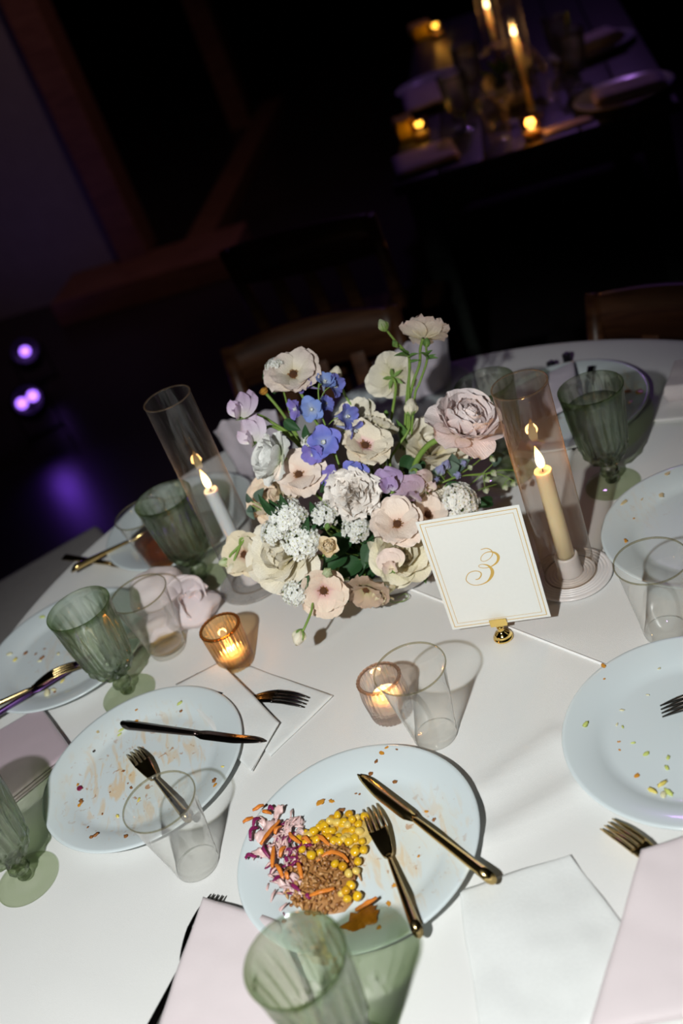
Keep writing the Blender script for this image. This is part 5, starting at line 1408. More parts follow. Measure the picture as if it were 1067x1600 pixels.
STAMEN2 = mat('mustard_anthers', (0.26, 0.11, 0.015), 0.7, var=0.4, scale=300)
BEE = mat('white_bee', (0.72, 0.74, 0.70), 0.6)

def layer(par, H, r, n, tilt, L, W_, bend, r0, z0, m, key, cup_=0.18, rd=0.25, ruf=0.02, ph=None, name='petal', jit=0.06, jag=0.0):
    ph = rnd.uniform(0, 6) if ph is None else ph
    for k in range(n):
        me = pet((key, k % 3), W_, math.radians(bend), cup_, rd, ruf, seed=1.7 * (k % 3) + 0.37 * (len(key) + int(tilt)), jag=jag)
        a = ph + 2 * PI * k / n + rnd.uniform(-jit, jit) * 2
        s = L * r * rnd.uniform(1 - jit, 1 + jit)
        obj(name, me, m, par, H @ RZ(a) @ T((r0 * r, 0, z0 * r)) @ RY(math.radians(tilt) + rnd.uniform(-jit, jit) * 1.4) @ SC(s))

GROUPN = {'ranunculus': 'ranunculus blooms in the arrangement', 'rose': 'roses in the arrangement', 'butterfly': 'open flowers with brown centres', 'bud': 'buds in the arrangement', 'sweetpea': 'sweet pea blooms', 'spirea': 'white blossom clusters', 'carnation': 'ruffled carnations', 'minirose': 'small swirled ranunculus', 'seedhead': None}
NAMEN = {'ranunculus': 'ranunculus', 'rose': 'rose', 'butterfly': 'open_ranunculus', 'bud': 'flower_bud', 'sweetpea': 'sweet_pea', 'spirea': 'blossom_cluster', 'carnation': 'carnation', 'minirose': 'small_ranunculus', 'seedhead': 'flower_centre'}
CATN = {'bud': 'flower bud', 'spirea': 'blossom', }

def leaf_me(key, W_, fold=0.25, curve=0.25, rag=0.0):
    if key in PC: return PC[key]
    v = []; f = []
    NV_, NU_ = 9, 4
    for j in range(NV_ + 1):
        u = j / NV_
        wd = W_ * (math.sin(PI * min(1, (0.03 + 0.97 * u) ** 0.8)) ** 0.85 if u < 1 else 0.0) + 0.012
        wd *= 1 + rag * math.sin(u * 22)
        for i in range(NU_ + 1):
            s = i / NU_ * 2 - 1
            v.append((-fold * abs(s) * wd + curve * u * u * 0.4 - curve * .4 * u, s * wd / 2, u))
    for j in range(NV_):
        for i in range(NU_):
            q = j * (NU_ + 1) + i
            f.append((q, q + NU_ + 1, q + NU_ + 2, q + 1))
    PC[key] = mesh('leaf', v, f)
    return PC[key]

def leaf(par, A, B, wd, m, key='leafA', name='leaf', roll=None):
    A, B = Vector(A), Vector(B)
    d = B - A
    L = d.length
    z = d.normalized()
    # the blade's upper face looks up and out of the arrangement
    out = Vector((A.x - BCX, A.y - BCY - 0.12, 0)) * 2 + Vector((0, -0.5, 0.8))
    x = -(out - z * out.dot(z)).normalized()
    if roll is None: roll = rnd.uniform(-0.5, 0.5)
    y = z.cross(x)
    M = Matrix(((x.x, y.x, z.x, A.x), (x.y, y.y, z.y, A.y), (x.z, y.z, z.z, A.z), (0, 0, 0, 1))) @ RZ(roll) @ SC(L, wd, L)
    me = leaf_me(key, 1.0)
    return obj(name, me, m, par, M)

def up3(p):
    return Vector((p[0], p[1], p[2] + TZ))

def stem_part(par, pts, r0, r1, m=GREEN, name='stem'):
    S = spline(pts, 5)
    n = len(S)
    S = [q - WM[par].translation for q in S]
    return obj(name, mesh(name, *tube(S, [r0 + (r1 - r0) * i / (n - 1) for i in range(n)], 7)), m, par)

def flower(kind, P, D_, face, label, stem, group, k):
    P = up3(P)
    fv = Vector(face).normalized()
    foot = Vector((BCX + (P.x - BCX) * 0.25, BCY + (P.y - BCY) * 0.25, TZ + 0.03))
    t = thing(NAMEN[kind], label, CATN.get(kind, 'flower'), foot, 0, GROUPN[kind])
    H = look_matrix(P, fv, rnd.uniform(0, 6) if kind != 'sweetpea' else 0)
    r = D_ / 2 * (1.22 if kind == 'sweetpea' else 1.0)
    c = k.get('col')
    th = k.get('thick', 1.0)
    if kind == 'ranunculus':
        m = pm(c); H = H @ T((0, 0, -0.45 * r))
        for i, (n, ti, L, W_, be, r0, z0) in enumerate([(4, 0, .42, .95, -70, .03, .52), (5, 4, .52, 1.0, -60, .09, .42), (6, 8, .62, 1.05, -52, .16, .32), (7, 14, .74, 1.25, -45, .22, .22), (8, 24, .86, 1.25, -36, .26, .12), (8, 36, .98, 1.25, -25, .27, .05), (8, 52, 1.08, 1.25, -14, .25, 0), (6, 76, 1.1, 1.15, 8, .2, -.04)]):
            layer(t, H, r, n, ti, L, W_, be, r0, z0, m, 'ran%d' % i, 0.16, 0.10, 0.030)
        back = P - fv * 0.45 * r
    elif kind == 'rose':
        m = pm(c); H = H @ T((0, 0, -0.42 * r))
        for i, (n, ti, L, W_, be, r0, z0) in enumerate([(3, 0, .72, .9, -38, .04, .18), (4, 8, .78, 1.0, -22, .10, .14), (5, 17, .86, 1.05, 0, .16, .08), (5, 28, .96, 1.1, 26, .2, .03), (6, 44, 1.0, 1.15, 40, .2, 0), (6, 62, 1.02, 1.15, 40, .18, -.04)]):
            layer(t, H, r, n, ti, L, W_, be, r0, z0, m, 'rose%d' % i, 0.22, 0.12, 0.022)
        back = P - fv * 0.4 * r
    elif kind == 'butterfly':
        m = pm(c)
        layer(t, H, r, 5, 46, 1.0, 1.15, 26, .08, 0.02, m, 'but0', 0.10, 0.10, 0.055, jit=0.11)
        layer(t, H, r, 6, 64, 1.16, 1.15, 20, .08, -0.04, m, 'but1', 0.06, 0.10, 0.065, jit=0.13)
        obj('flower_centre', mesh('flower_centre', *lathe([(0, 0.20), (0.09, 0.19), (0.155, 0.15), (0.18, 0.09), (0.14, 0.02), (0.05, -0.02), (0, -0.02)], 14)), STAMEN, t, H @ SC(r))
        mb = MB()
        for q in range(22):
            a = 2 * PI * q / 22 + rnd.uniform(-.1, .1)
            e = rnd.uniform(0.20, 0.29)
            mb.add(*tube([(0.08 * math.cos(a), 0.08 * math.sin(a), 0.03), (e * math.cos(a), e * math.sin(a), rnd.uniform(0.09, 0.17))], [0.012, 0.026], 5))
        obj('stamens', mb.mesh('stamens'), STAMEN2, t, H @ SC(r))
        if k.get('sepals'):
            layer(t, H, r, 5, 100, 0.5, 0.4, 10, .05, -0.1, SEPAL, 'sep', 0.1, 0.3, 0.0, name='sepal')
        back = P - fv * 0.06 * r
    elif kind in ('bud',):
        m = pm(c)
        H = H @ T((0, 0, -0.75 * r))
        layer(t, H, r, 4, 38, 1.75, 0.75, -95, .1, 0.05, m, 'budi', 0.35, 0.25, 0.0, jit=0.03)
        layer(t, H, r, 5, 58, 2.0, 0.72, -118, .1, 0.0, m, 'budo', 0.35, 0.25, 0.0, jit=0.03)
        layer(t, H, r, 5, 66, 1.45, 0.42, -95, .1, -0.05, SEPAL, 'buds', 0.3, 0.3, 0.0, name='sepal', jit=0.04)
        back = P - fv * 0.75 * r
    elif kind == 'minirose':
        m = pm(c); H = H @ T((0, 0, -0.4 * r))
        for i, (n, ti, L, W_, be, r0, z0) in enumerate([(3, 0, .5, 1.1, -60, .04, .4), (4, 5, .62, 1.1, -50, .13, .3), (5, 14, .8, 1.2, -42, .2, .18), (6, 28, .95, 1.1, -26, .24, .06), (5, 50, .95, 1.0, 0, .2, 0)]):
            layer(t, H, r, n, ti, L, W_, be, r0, z0, m, 'mini%d' % i, 0.25, 0.15, 0.03)
        layer(t, H, r, 5, 80, 0.7, 0.4, 0, .1, -0.05, SEPAL, 'minis', 0.2, 0.3, 0.0, name='sepal')
        back = P - fv * 0.4 * r
    elif kind == 'carnation':
        m = pm(c); H = H @ T((0, 0, -0.4 * r))
        for i, (n, ti, L, W_, be) in enumerate([(5, 5, .72, 1.2, 10), (7, 18, .80, 1.2, 20), (9, 34, .90, 1.15, 25), (10, 52, .98, 1.1, 20), (10, 72, 1.0, 1.1, 12)]):
            layer(t, H, r, n, ti, L, W_, be, 0.05, 0.12 - 0.03 * i, m, 'carn%d' % i, 0.05, 0.06, 0.13, jit=0.12, jag=0.14)
        back = P - fv * 0.4 * r
    elif kind == 'sweetpea':
        m = pm(c)
        # the standard petal rises behind, the wings and the keel stand in front of it
        layer(t, H @ T((0, -0.45 * r, 0)), r, 1, 62, 1.45, 1.35, 22, 0, 0, m, 'peaS', -0.08, 0.10, 0.10, ph=PI / 2, jit=0.0, name='standard_petal')
        layer(t, H @ T((0, -0.45 * r, 0.02 * r)), r, 1, 44, 1.25, 1.25, 30, 0, 0, m, 'peaT', -0.06, 0.12, 0.10, ph=PI / 2 + 0.25, jit=0.02, name='standard_petal')
        for s in (-1, 1):
            layer(t, H @ T((0, -0.45 * r, 0.05 * r)), r, 1, 46, 0.95, 0.95, -30, 0, 0, m, 'peaW', 0.15, 0.15, 0.08, ph=PI / 2 + s * 0.95, jit=0.03, name='wing_petal')
        layer(t, H @ T((0, -0.45 * r, 0.1 * r)), r, 1, 20, 0.6, 0.55, -50, 0, 0, m, 'peaK', 0.4, 0.2, 0.0, ph=PI / 2, jit=0.02, name='keel')
        layer(t, H @ T((0, -0.45 * r, -0.05 * r)), r, 5, 40, 0.45, 0.4, 0, 0.05, -0.15, SEPAL, 'peaC', 0.2, 0.3, 0.0, name='sepal')
        back = H @ Vector((0, -0.5 * r, -0.1 * r))
    elif kind == 'spirea':
        mb = MB(); mc = MB(); ms = MB()
        rf = min(0.0058, r * 0.26)
        n = int(min(110, 3.8 * (r / rf) ** 2))
        for i in range(n):
            zz = 1 - (i + 0.5) / n * 1.05
            a = i * 2.399963 + rnd.uniform(-.2, .2)
            q = math.sqrt(max(0, 1 - zz * zz))
            d = Vector((q * math.cos(a), q * math.sin(a), zz * 0.75)).normalized()
            p = Vector((q * math.cos(a) * r, q * math.sin(a) * r, (zz * 0.62 - 0.25) * r)) * (rnd.uniform(0.90, 1.08) if i % 3 else rnd.uniform(0.70, 0.85))
            F_ = look_matrix(p, d + Vector((rnd.uniform(-.2, .2), rnd.uniform(-.2, .2), rnd.uniform(0, .5))), rnd.uniform(0, 6))
            for j in range(5):
                A_ = F_ @ RZ(2 * PI * j / 5) @ RY(math.radians(70)) @ SC(rf)
                mb.add([(0, -0.12, 0.1), (0.0, 0.12, 0.1), (0.02, 0.42, 0.55), (0.02, 0.30, 0.92), (0.06, 0, 1.02), (0.02, -0.30, 0.92), (0.02, -0.42, 0.55)], [(0, 1, 2, 3, 4, 5, 6)], A_)
            mc.add(*lathe([(0.0, 0.22), (0.12, 0.16), (0.15, 0.06), (0, 0.02)], 6), M=F_ @ SC(rf))
            ms.add(*tube([(0, 0, -0.9 * r), (p.x * 0.55, p.y * 0.55, p.z * 0.4 - 0.3 * r), p], 0.0005, 4, False))
        props(obj('blossoms', mb.mesh('blossoms', False), petal_mat('white_blossom', (0.93, 0.93, 0.89), (0.93, 0.93, 0.89), None, 0.25), t, H), kind='stuff')
        props(obj('blossom_centres', mc.mesh('blossom_centres'), mat('yellow_green_centre', (0.46, 0.44, 0.10), 0.6), t, H), kind='stuff')
        props(obj('flower_stalks', ms.mesh('flower_stalks'), GREEN, t, H), kind='stuff')
        back = H @ Vector((0, 0, -0.9 * r))
        for q in k.get('leaves', []):
            q = up3(q)
            d = (q - back)
            leaf(t, back.lerp(q, 0.35), q + d.normalized() * 0.010, 0.014, LEAFD)
    elif kind == 'seedhead':
        obj('seed_dome', mesh('seed_dome', *lathe([(0, 0.9), (0.5, 0.8), (0.9, 0.3), (1.0, -0.2), (0.6, -0.7), (0, -0.8)], 14)), mat('orange_centre', (0.60, 0.28, 0.03), 0.7, var=0.4, scale=400, bump=0.6), t, H @ SC(r))
        mb = MB()
        for q in range(18):
            a = 2 * PI * q / 18
            mb.add(*tube([(0.8 * math.cos(a), 0.8 * math.sin(a), 0.1), (1.25 * math.cos(a), 1.25 * math.sin(a), rnd.uniform(0.2, 0.5))], 0.09, 4))
        obj('stamens', mb.mesh('stamens'), STAMEN2, t, H @ SC(r))
        back = P - fv * 0.7 * r
    if kind != 'spirea':
        for q in k.get('leaves', []):
            a_, b_ = up3(q[:3]), up3(q[3:])
            leaf(t, a_, b_, 0.0045, LEAFL)
    if k.get('sepals') and kind == 'ranunculus':
        layer(t, H, r, 5, 105, 0.55, 0.4, -20, .08, -0.08, mat('sepal_light', (0.42, 0.56, 0.18), 0.5), 'sepr', 0.1, 0.3, 0.0, name='sepal')
    if stem:
        pts = [back] + [up3(q) for q in stem]
        last = pts[-1]
        pts += [last.lerp(foot, 0.5) + Vector((0, 0.01, 0.0)), foot]
    else:
        pts = [back, back - fv * min(0.02, 0.5 * r) * 0.8, back.lerp(foot, 0.6) + Vector((0, 0.015, 0)), foot]
    sr = (0.0017 if kind == 'bud' else 0.0021) * th if kind != 'spirea' else 0.0011
    stem_part(t, pts, sr * (1.15 if th > 1 else 1.0), sr * 1.1)
    return t
for q in FLOWERS: flower(*q)

# delphinium: one blue spire and one of loose buds
def floret(par, P, D_, face, m, spur=True):
    H = look_matrix(P, face, rnd.uniform(0, 6))
    mb = MB()
    for j in range(5):
        me = pet(('del', j % 3), 1.02, math.radians(24), 0.14, 0.16, 0.07, seed=j % 3 + 0.5)
        A_ = RZ(2 * PI * j / 5 + rnd.uniform(-.1, .1)) @ T((0.05, 0, 0)) @ RY(math.radians(rnd.uniform(40, 74))) @ SC(rnd.uniform(0.9, 1.15))
        mb.add([q.co for q in me.vertices], [tuple(p.vertices) for p in me.polygons], A_, pv=[q.value for q in me.attributes['pv'].data])
    o = obj('floret', mb.mesh('floret'), m, par, H @ SC(D_ / 2))
    be = MB()
    for j in range(4):
        me = pet(('bee',), 0.7, math.radians(-20), 0.15, 0.3, 0.05)
        be.add([q.co for q in me.vertices], [tuple(p.vertices) for p in me.polygons], RZ(j * PI / 2 + 0.4) @ RY(math.radians(32)) @ SC(0.38))
    obj('bee', be.mesh('bee'), BEE, o, H @ SC(D_ / 2))
    if spur:
        obj('spur', mesh('spur', *tube([(0, 0, 0.05), (0.0, 0.05, -0.5), (0, 0.16, -1.0), (0, 0.34, -1.5)], [0.22, 0.16, 0.11, 0.04], 8)), m, o, H @ SC(D_ / 2))
    return H
dt = thing('delphinium', 'blue-violet delphinium spire with spurred blooms', 'flower', (BCX + 0.01, BCY - 0.02, TZ + 0.03))
ds = [up3(q) for q in DELPH_STEM] + [Vector((BCX + 0.01, BCY - 0.02, TZ + 0.035))]
stem_part(dt, ds, 0.0009, 0.0019)
dcol = ['violetblue', 'bluesoft', 'blue', 'bluesoft', 'violetblue', 'blue', 'blue', 'blue', 'blue', 'violetblue', 'blue', 'violetblue']
for (P, D_, face), c in zip(DELPH, dcol):
    P = up3(P)
    floret(dt, P, D_ * 1.08, face, pm(c))
    near = min(spline(ds, 5), key=lambda q: (q - P).length + max(0, q.z - P.z + 0.01) * 2)
    b_ = P - Vector(face) * D_ * 0.12
    stem_part(dt, [b_, b_.lerp(near, 0.5) + Vector((0, 0, 0.004)), near], 0.0006, 0.0007, name='flower_stalk')
dt = thing('delphinium', 'spray of closed bluish and green buds between bowl and ivory candle', 'flower', (BCX + 0.03, BCY - 0.01, TZ + 0.03))
allp = []
for q in DELPH_BUD_STEMS:
    ps_ = [up3(a) for a in q] + [Vector((BCX + 0.03, BCY - 0.01, TZ + 0.035))]
    stem_part(dt, ps_, 0.0006, 0.0013); allp += spline(ps_, 6)
for i, (P, D_, face) in enumerate(DELPH_BUDS):
    P = up3(P)
    H = look_matrix(P, face, rnd.uniform(0, 6))
    r = D_ / 2
    m = pm('budblue' if i < 5 else 'budgreen')
    mb = MB()
    for j in range(5):
        me = pet(('dbud', j % 2), 0.8, math.radians(-85), 0.3, 0.3, 0.0, seed=j % 2)
        mb.add([q.co for q in me.vertices], [tuple(p.vertices) for p in me.polygons], RZ(2 * PI * j / 5) @ T((0.08, 0, -1.0)) @ RY(math.radians(40)) @ SC(2.0), pv=[q.value for q in me.attributes['pv'].data])
    obj('bud', mb.mesh('bud'), m, dt, H @ SC(r))
    near = min(allp, key=lambda q: (q - P).length)
    b_ = P - Vector(face) * r * 0.9
    stem_part(dt, [b_, b_.lerp(near, 0.5) + Vector((0, 0, 0.003)), near], 0.0005, 0.0006, name='flower_stalk')

# leaves
SPRIGS = [([0, 1, 2, 3], 'dark green leaves around the blossom clusters on the big cream rose'), ([4, 27, 28], 'dark green leaves between a blossom cluster and the carnation'), ([5, 6, 14], 'jagged dark green leaves below the small peach ranunculus'),
          ([7, 8, 9, 11, 13], 'broad dark green leaves spilling over the bowl rim'), ([10, 12, 29], 'dark green leaves under the carnation by the blush-pink flower'), ([15, 17], 'small green leaves behind the drooping pink flower'),
          ([16], 'single pale green leaf hanging down the bowl beside the number card'), ([18, 19], 'green leaves among the delphinium stalks'), ([20, 21], 'green leaves under the domed white blossom cluster'), ([22, 23, 24, 25, 26], 'green leaves below the tall bud stems')]
for ids, lab in SPRIGS:
    A0 = up3(LEAVES[ids[0]][0])
    foot = Vector((BCX + (A0.x - BCX) * 0.3, BCY + (A0.y - BCY) * 0.3, TZ + 0.03))
    t = thing('leaf_sprig', lab, 'leaves', foot, 0, 'leaf sprigs in the arrangement')
    for i in ids:
        A, B, wd = LEAVES[i]
        A, B = up3(A), up3(B)
        A = B + (A - B) * 1.25
        leaf(t, A, B, wd, LEAFL if i in (16, 15, 25, 26) else LEAFD, 'leafA')
        stem_part(t, [A, A.lerp(foot, 0.5) + Vector((0, 0.008, 0)), foot], 0.0008, 0.0012)
for ids, lab in (([0, 1, 2, 3], 'grey-green narrow-leaved sprig reaching toward the blue-white candle'), ([4, 5, 6, 7, 8, 9, 10], 'round-leaved grey-green sprig under the large pale pink ranunculus')):
    A0 = up3(EUC[ids[0]][0])
    foot = Vector((BCX + (A0.x - BCX) * 0.3, BCY + (A0.y - BCY) * 0.3, TZ + 0.03))
    t = thing('eucalyptus_sprig', lab, 'leaves', foot, 0, 'grey-green sprigs')
    for i in ids:
        A, B, wd = EUC[i]
        leaf(t, up3(A), up3(B), wd * (1.1 if ids[0] else 0.8), LEAFG, 'leafA')
        stem_part(t, [up3(A), up3(A).lerp(foot, 0.5) + Vector((0, 0.008, 0)), foot], 0.0007, 0.0011)
# thin tendrils
for k, (pts, lab) in enumerate((([(-0.055, 0.09, 0.05), (-0.045, 0.05, 0.02), (-0.028, 0.045, 0.009), (-0.014, 0.05, 0.008), (-0.018, 0.058, 0.010), (-0.03, 0.054, 0.010)], 'thin green tendril curling on the cloth beside the bowl'), ([(0.04, 0.10, 0.09), (0.09, 0.09, 0.09), (0.13, 0.10, 0.10), (0.165, 0.11, 0.092), (0.155, 0.12, 0.085)], 'thin green tendril reaching to the ivory candle chimney'))):
    P = [up3(q) for q in pts]
    c = P[0]
    o = obj('tendril', mesh('tendril', *tube([q - c for q in spline(P, 6)], 0.0006, 6)), GREEN, None, T(c))
    props(o, lab, 'tendril', 'thin tendrils')
# dense foliage inside the arrangement
t = thing('foliage_filler', 'dense dark foliage in the middle of the flower bowl', 'leaves', (BCX, BCY, TZ + 0.03))
for i in range(75):
    d = Vector((rnd.gauss(0, 1), rnd.gauss(0, 1), abs(rnd.gauss(0, 1)))).normalized()
    A = Vector((BCX - 0.012, BCY + 0.02, TZ + 0.06)) + Vector((d.x * 0.065, d.y * 0.055, d.z * 0.085)) * rnd.uniform(0.5, 1.0)
    B = A + (d + Vector((rnd.uniform(-.5, .5), rnd.uniform(-.5, .5), rnd.uniform(-.4, .3)))).normalized() * rnd.uniform(0.028, 0.045)
    leaf(t, A, B, rnd.uniform(0.014, 0.024), LEAFD, 'leafA')
for i in range(16):
    a = 2 * PI * i / 16
    P = Vector((BCX - 0.012 + 0.06 * math.cos(a), BCY + 0.02 + 0.05 * math.sin(a), TZ + 0.12))
    stem_part(t, [P, Vector((BCX + 0.02 * math.cos(a), BCY + 0.02 * math.sin(a), TZ + 0.035))], 0.001, 0.0014)

# ------------------------------------------------------------------ chairs
CHAIRW = wood_mat('chair_wood', (0.055, 0.02, 0.008), (0.12, 0.048, 0.02), 0.4)
SEATM = mat('pale_seat_pad', (0.34, 0.32, 0.30), 0.8, var=0.1)

def chair(x, y, rz, label, group='wooden chairs', seat=None, top=0.86):
    """local -y is the front of the seat"""
    t = thing('dining_chair', label, 'chair', (x, y, 0), rz, group)
    obj('seat', mesh('seat', *bevel_box(0.43, 0.42, 0.04, 0.012)), seat or CHAIRW, t, WM[t] @ T((0, 0, 0.445)))
    for sx in (-1, 1):
        obj('leg', mesh('leg', *tube([(sx * 0.195, -0.19, 0.0), (sx * 0.185, -0.185, 0.43)], [0.015, 0.02], 10)), CHAIRW, t)
        obj('leg', mesh('leg', *tube([(sx * 0.20, 0.24, 0.0), (sx * 0.19, 0.19, 0.30), (sx * 0.19, 0.19, 0.46)], [0.015, 0.02, 0.02], 10)), CHAIRW, t)
        obj('back_post', mesh('back_post', *tube([(sx * 0.19, 0.19, 0.46), (sx * 0.195, 0.21, 0.64), (sx * 0.20, 0.25, top)], [0.02, 0.019, 0.017], 10)), CHAIRW, t)
    for (zz, hh, yy) in ((top - 0.05, 0.05, 0.235), (0.58, 0.022, 0.205)):
        v = []; f = []
        for i in range(17):
            a = i / 16 * 2 - 1
            yb = yy + 0.022 * (1 - a * a)
            tp = hh + (0.018 * (1 - a * a) if hh > 0.03 else 0)
            v += [(a * 0.2, yb - 0.009, zz - hh), (a * 0.2, yb + 0.009, zz - hh), (a * 0.2, yb + 0.009, zz + tp), (a * 0.2, yb - 0.009, zz + tp)]
            if i:
                q = 4 * i
                for k in range(4): f.append((q - 4 + k, q - 4 + (k + 1) % 4, q + (k + 1) % 4, q + k))
        f.append((3, 2, 1, 0)); f.append((64, 65, 66, 67))
        obj('top_rail' if hh > 0.03 else 'back_rail', mesh('rail', v, f), CHAIRW, t)
    for sx in (-0.09, 0, 0.09):
        obj('back_slat', mesh('back_slat', *bevel_box(0.035, 0.012, top - 0.67, 0.003)), CHAIRW, t, WM[t] @ T((sx, 0.238, (top + 0.50) / 2)) @ RX(-0.16))
    for sx in (-1, 1):
        obj('stretcher', mesh('stretcher', *tube([(sx * 0.19, -0.187, 0.2), (sx * 0.195, 0.21, 0.2)], 0.009, 8)), CHAIRW, t)
    return t
chair(-0.06, 0.855, -0.35, 'dark wooden chair with curved top rail behind the flower arrangement', None, None, 0.78)
chair(0.50, 0.43, -0.88, 'dark wooden chair with curved top rail behind the rolled pink napkin', None, None, 0.76)
st_ = thing('low_stool', 'backless stool with a pale pad pulled back from the table near the violet glow', 'stool', (-0.77, 0.93, 0), 0.32)
obj('seat_pad', mesh('seat_pad', *bevel_box(0.43, 0.40, 0.05, 0.018, 3)), SEATM, st_, WM[st_] @ T((0, 0, 0.445)))
for sx in (-1, 1):
    for sy in (-1, 1):
        obj('leg', mesh('leg', *tube([(sx * 0.19, sy * 0.175, 0.0), (sx * 0.18, sy * 0.165, 0.425)], [0.014, 0.019], 10)), CHAIRW, st_)
    obj('stretcher', mesh('stretcher', *tube([(sx * 0.186, -0.17, 0.2), (sx * 0.186, 0.17, 0.2)], 0.009, 8)), CHAIRW, st_)
chair(0.20, 1.72, 2.7, 'dark wooden chair standing at the corner of the dark rectangular table', None)

# ------------------------------------------------------------------ the second table in the dark
DARKT = wood_mat('dark_green_table', (0.020, 0.026, 0.022), (0.036, 0.042, 0.036), 0.4)
t = thing('rectangular_table', 'dark painted rectangular table set for dinner in the dim background', 'table', room(0.25, 3.0), RANG)
M = WM[t]
for i in range(6):
    obj('plank', mesh('plank', *bevel_box(0.133, 2.1, 0.03, 0.003)), DARKT, t, M @ T((-0.34 + 0.136 * i, 0, 0.735)))
obj('apron', mesh('apron', *bevel_box(0.72, 1.98, 0.10, 0.003)), DARKT, t, M @ T((0, 0, 0.67)))
for sx in (-1, 1):
    for sy in (-1, 1):
        obj('leg', mesh('leg', *bevel_box(0.08, 0.08, 0.70, 0.006)), DARKT, t, M @ T((sx * 0.34, sy * 0.97, 0.355)))

def rq(x, y): 
    q = room(x, y); return q.x, q.y
WHITEP = plate_mat('china_background', 4.4, 0.3)
for k, (x, y, lab) in enumerate(((0.53, 2.13, 'dim white plate at the front corner of the dark rectangular table'), (-0.05, 2.95, 'dim white plate halfway along the dark rectangular table'), (0.50, 2.75, 'dim white plate behind the stacked pale napkin on the dark table'))):
    px_, py_ = rq(x, y)
    props(obj('dinner_plate', PME, WHITEP, None, T((px_, py_, TZ + 0.002))), lab, 'plate', 'plates on the dark table')
def rect_napkin(x, y, w_, h_, z, a, label, m, th=0.008, seed=1.0):
    cx, cy = rq(x, y)
    R_ = RZ(RANG + a)
    cs = []
    for (sx, sy) in ((-1, 1), (1, 1), (1, -1), (-1, -1)):
        q = R_ @ Vector((sx * w_ / 2, sy * h_ / 2, 0))
        cs.append((cx + q.x, cy + q.y, z))
    quad_cloth('cloth_napkin', cs, label, 'napkin', m, th, 0.002, 12, 12, seed, 'napkins on the dark table')
rect_napkin(-0.06, 2.10, 0.19, 0.20, TZ + 0.002, 0.15, 'lilac napkin hanging at the front edge of the dark rectangular table', LILACCLOTH, 0.02, 2.0)
rect_napkin(0.54, 2.06, 0.20, 0.12, TZ + 0.024, 0.0, 'thick pale napkin on the front corner plate of the dark table', LILACCLOTH, 0.03, 3.0)
rect_napkin(0.36, 2.02, 0.14, 0.06, TZ + 0.002, 0.05, 'small flat lilac napkin beside the lit votive on the dark table', LILACCLOTH, 0.006, 4.0)
rect_napkin(0.50, 2.68, 0.18, 0.12, TZ + 0.024, 0.3, 'pale napkin bunched on the plate further along the dark table', LILACCLOTH, 0.04, 5.0)
rect_napkin(-0.05, 2.75, 0.2, 0.3, TZ + 0.022, 0.1, 'violet-lit napkin spread over the middle plate of the dark table', LILACCLOTH, 0.015, 6.0)
YEL = cloth_mat('yellow_cloth', (0.75, 0.55, 0.05))
rect_napkin(-0.13, 2.42, 0.07, 0.10, TZ + 0.002, 0.2, 'yellow cloth bundle on the dark rectangular table', YEL, 0.06, 7.0)
rect_napkin(-0.12, 3.85, 0.10, 0.10, TZ + 0.002, 0.2, 'yellow cloth bundle at the far end of the dark rectangular table', YEL, 0.06, 8.0)

def far_candle(x, y, htaper, label, tube_h=None):
    px_, py_ = rq(x, y)
    k = thing('taper_candle', label, 'candle', (px_, py_, TZ + 0.001), 0, 'candles on the dark table')
    obj('wax', mesh('wax', *lathe([(0, 0), (0.011, 0), (0.0105, htaper), (0, htaper - 0.002)], 16)), IVORY, k)
    obj('holder', mesh('holder', *lathe([(0, 0), (0.03, 0), (0.03, 0.004), (0.014, 0.008), (0.014, 0.03), (0.0108, 0.03)], 20)), HOLD, k)
    flame(k, WM[k] @ T((0, 0, htaper + 0.002)), 0.036, 0.008)
    light('far_candle_glow', 'POINT', (px_, py_, TZ + htaper + 0.02), 0.5, (1.0, 0.48, 0.14), shadow_soft_size=0.01)
    if tube_h:
        g = thing('candle_chimney', 'glass chimney around ' + label, 'candle holder', (px_, py_, TZ + 0.001), 0, 'chimneys on the dark table')
        obj('glass_tube', mesh('glass_tube', *lathe([(0.035, 0.002), (0.035, tube_h)], 32)), CHIM_W, g)
        obj('tube_rim', mesh('tube_rim', *lathe([(0.034, tube_h), (0.036, tube_h), (0.036, tube_h + .002), (0.034, tube_h + .002)], 32, closed=True)), CHIMR, g)
far_candle(0.27, 2.21, 0.235, 'the tall candle burning brightest on the dark table', 0.33)
far_candle(0.20, 2.72, 0.235, 'the candle burning further back on the dark table', 0.33)
x_, y_ = rq(0.26, 2.005)
k = thing('votive_glass', 'small lit votive at the front edge of the dark table', 'votive', (x_, y_, TZ + 0.002))
obj('glass_body', mesh('glass_body', *lathe([(0, 0.001), (0.026, 0.001), (0.030, 0.065), (0.028, 0.065), (0.024, 0.008), (0, 0.008)], 32)), AMBG, k)
kk = thing('tealight', 'tealight burning in the small votive on the dark table', 'candle', (x_, y_, TZ + 0.0105))
obj('wax', mesh('wax', *lathe([(0, 0), (0.018, 0), (0.018, 0.016), (0, 0.015)], 20)), IVORY, kk)
flame(kk, WM[kk] @ T((0, 0, 0.016)), 0.024, 0.008)
light('far_votive_glow', 'POINT', (x_, y_, TZ + 0.045), 0.35, (1.0, 0.45, 0.1), shadow_soft_size=0.01)
for k_, (x, y, lab) in enumerate(((0.06, 2.30, 'goblet beside the yellow cloth on the dark table'), (0.42, 2.36, 'goblet behind the front corner plate of the dark table'), (0.10, 2.62, 'goblet between the two candles on the dark table'), (0.40, 2.62, 'goblet beside the bunched napkin on the dark table'))):
    a_, b_ = rq(x, y)
    goblet(a_, b_, 'dim ' + lab, 0.3 * k_)
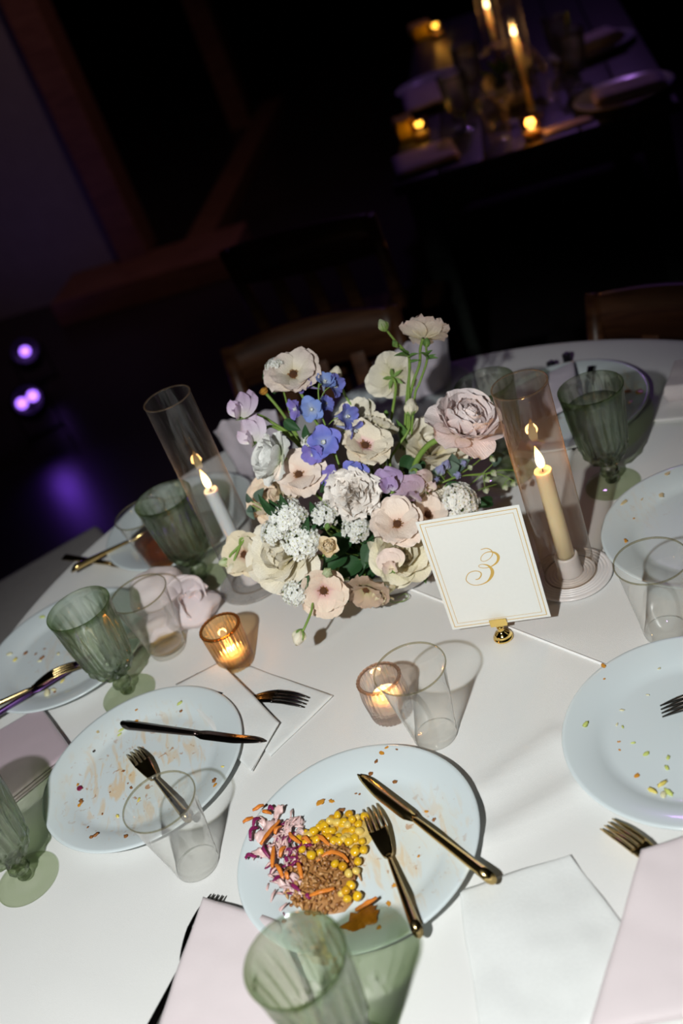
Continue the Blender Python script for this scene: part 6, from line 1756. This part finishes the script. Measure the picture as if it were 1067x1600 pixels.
for k_, (x, y, lab) in enumerate(((0.17, 2.07, 'clear cup beside the lit votive on the dark table'), (0.12, 2.42, 'clear cup behind the tall candle on the dark table'), (0.33, 2.30, 'clear cup between candle and goblet on the dark table'))):
    a_, b_ = rq(x, y)
    cup(a_, b_, 'dim ' + lab)
# low flower bowl of the second table
a_, b_ = rq(0.22, 2.42)
t = thing('flower_arrangement', 'dim mixed flower arrangement between the candles on the dark table', 'flowers', (a_, b_, TZ + 0.001))
obj('bowl', mesh('bowl', *lathe([(0, 0.0), (0.05, 0.0), (0.075, 0.05), (0.073, 0.05), (0.048, 0.006), (0, 0.006)], 32)), BOWLM, t)
for i in range(16):
    d = Vector((rnd.gauss(0, 1), rnd.gauss(0, 1), abs(rnd.gauss(0, 1)) + 0.2)).normalized()
    P = Vector((a_, b_, TZ + 0.07)) + Vector((d.x * 0.10, d.y * 0.10, d.z * 0.11))
    H = look_matrix(P, d, 0)
    layer(t, H, 0.028, 6, 55, 1.0, 1.1, 10, .1, 0, pm(['blush', 'lilac', 'cream', 'violet'][i % 4]), 'far', name='petal')
for i in range(26):
    d = Vector((rnd.gauss(0, 1), rnd.gauss(0, 1), abs(rnd.gauss(0, 1)))).normalized()
    A = Vector((a_, b_, TZ + 0.05)) + d * 0.05
    leaf(t, A, A + d * 0.06, 0.022, LEAFD)

for (x, y, lab) in ((-0.075, 2.33, 'yellow cloth bundle'), (-0.05, 3.74, 'far yellow cloth bundle')):  # extra votives added only to light the yellow bundles
    a_, b_ = rq(x, y)
    k = thing('votive_glass', 'added amber votive lighting the ' + lab + ' on the dark table', 'votive', (a_, b_, TZ + 0.002))
    obj('glass_body', mesh('glass_body', *lathe([(0, 0.001), (0.026, 0.001), (0.030, 0.065), (0.028, 0.065), (0.024, 0.008), (0, 0.008)], 32)), AMBG, k)
    obj('wax', mesh('wax', *lathe([(0, 0.009), (0.018, 0.009), (0.018, 0.025), (0, 0.024)], 20)), IVORY, k)
    flame(k, WM[k] @ T((0, 0, 0.025)), 0.010, 0.003, 0.0, flame_mat('added_votive_flame', 1.0))
    light('added_votive_glow', 'POINT', (a_, b_, TZ + 0.05), 0.10, (1.0, 0.6, 0.12), shadow_soft_size=0.01)
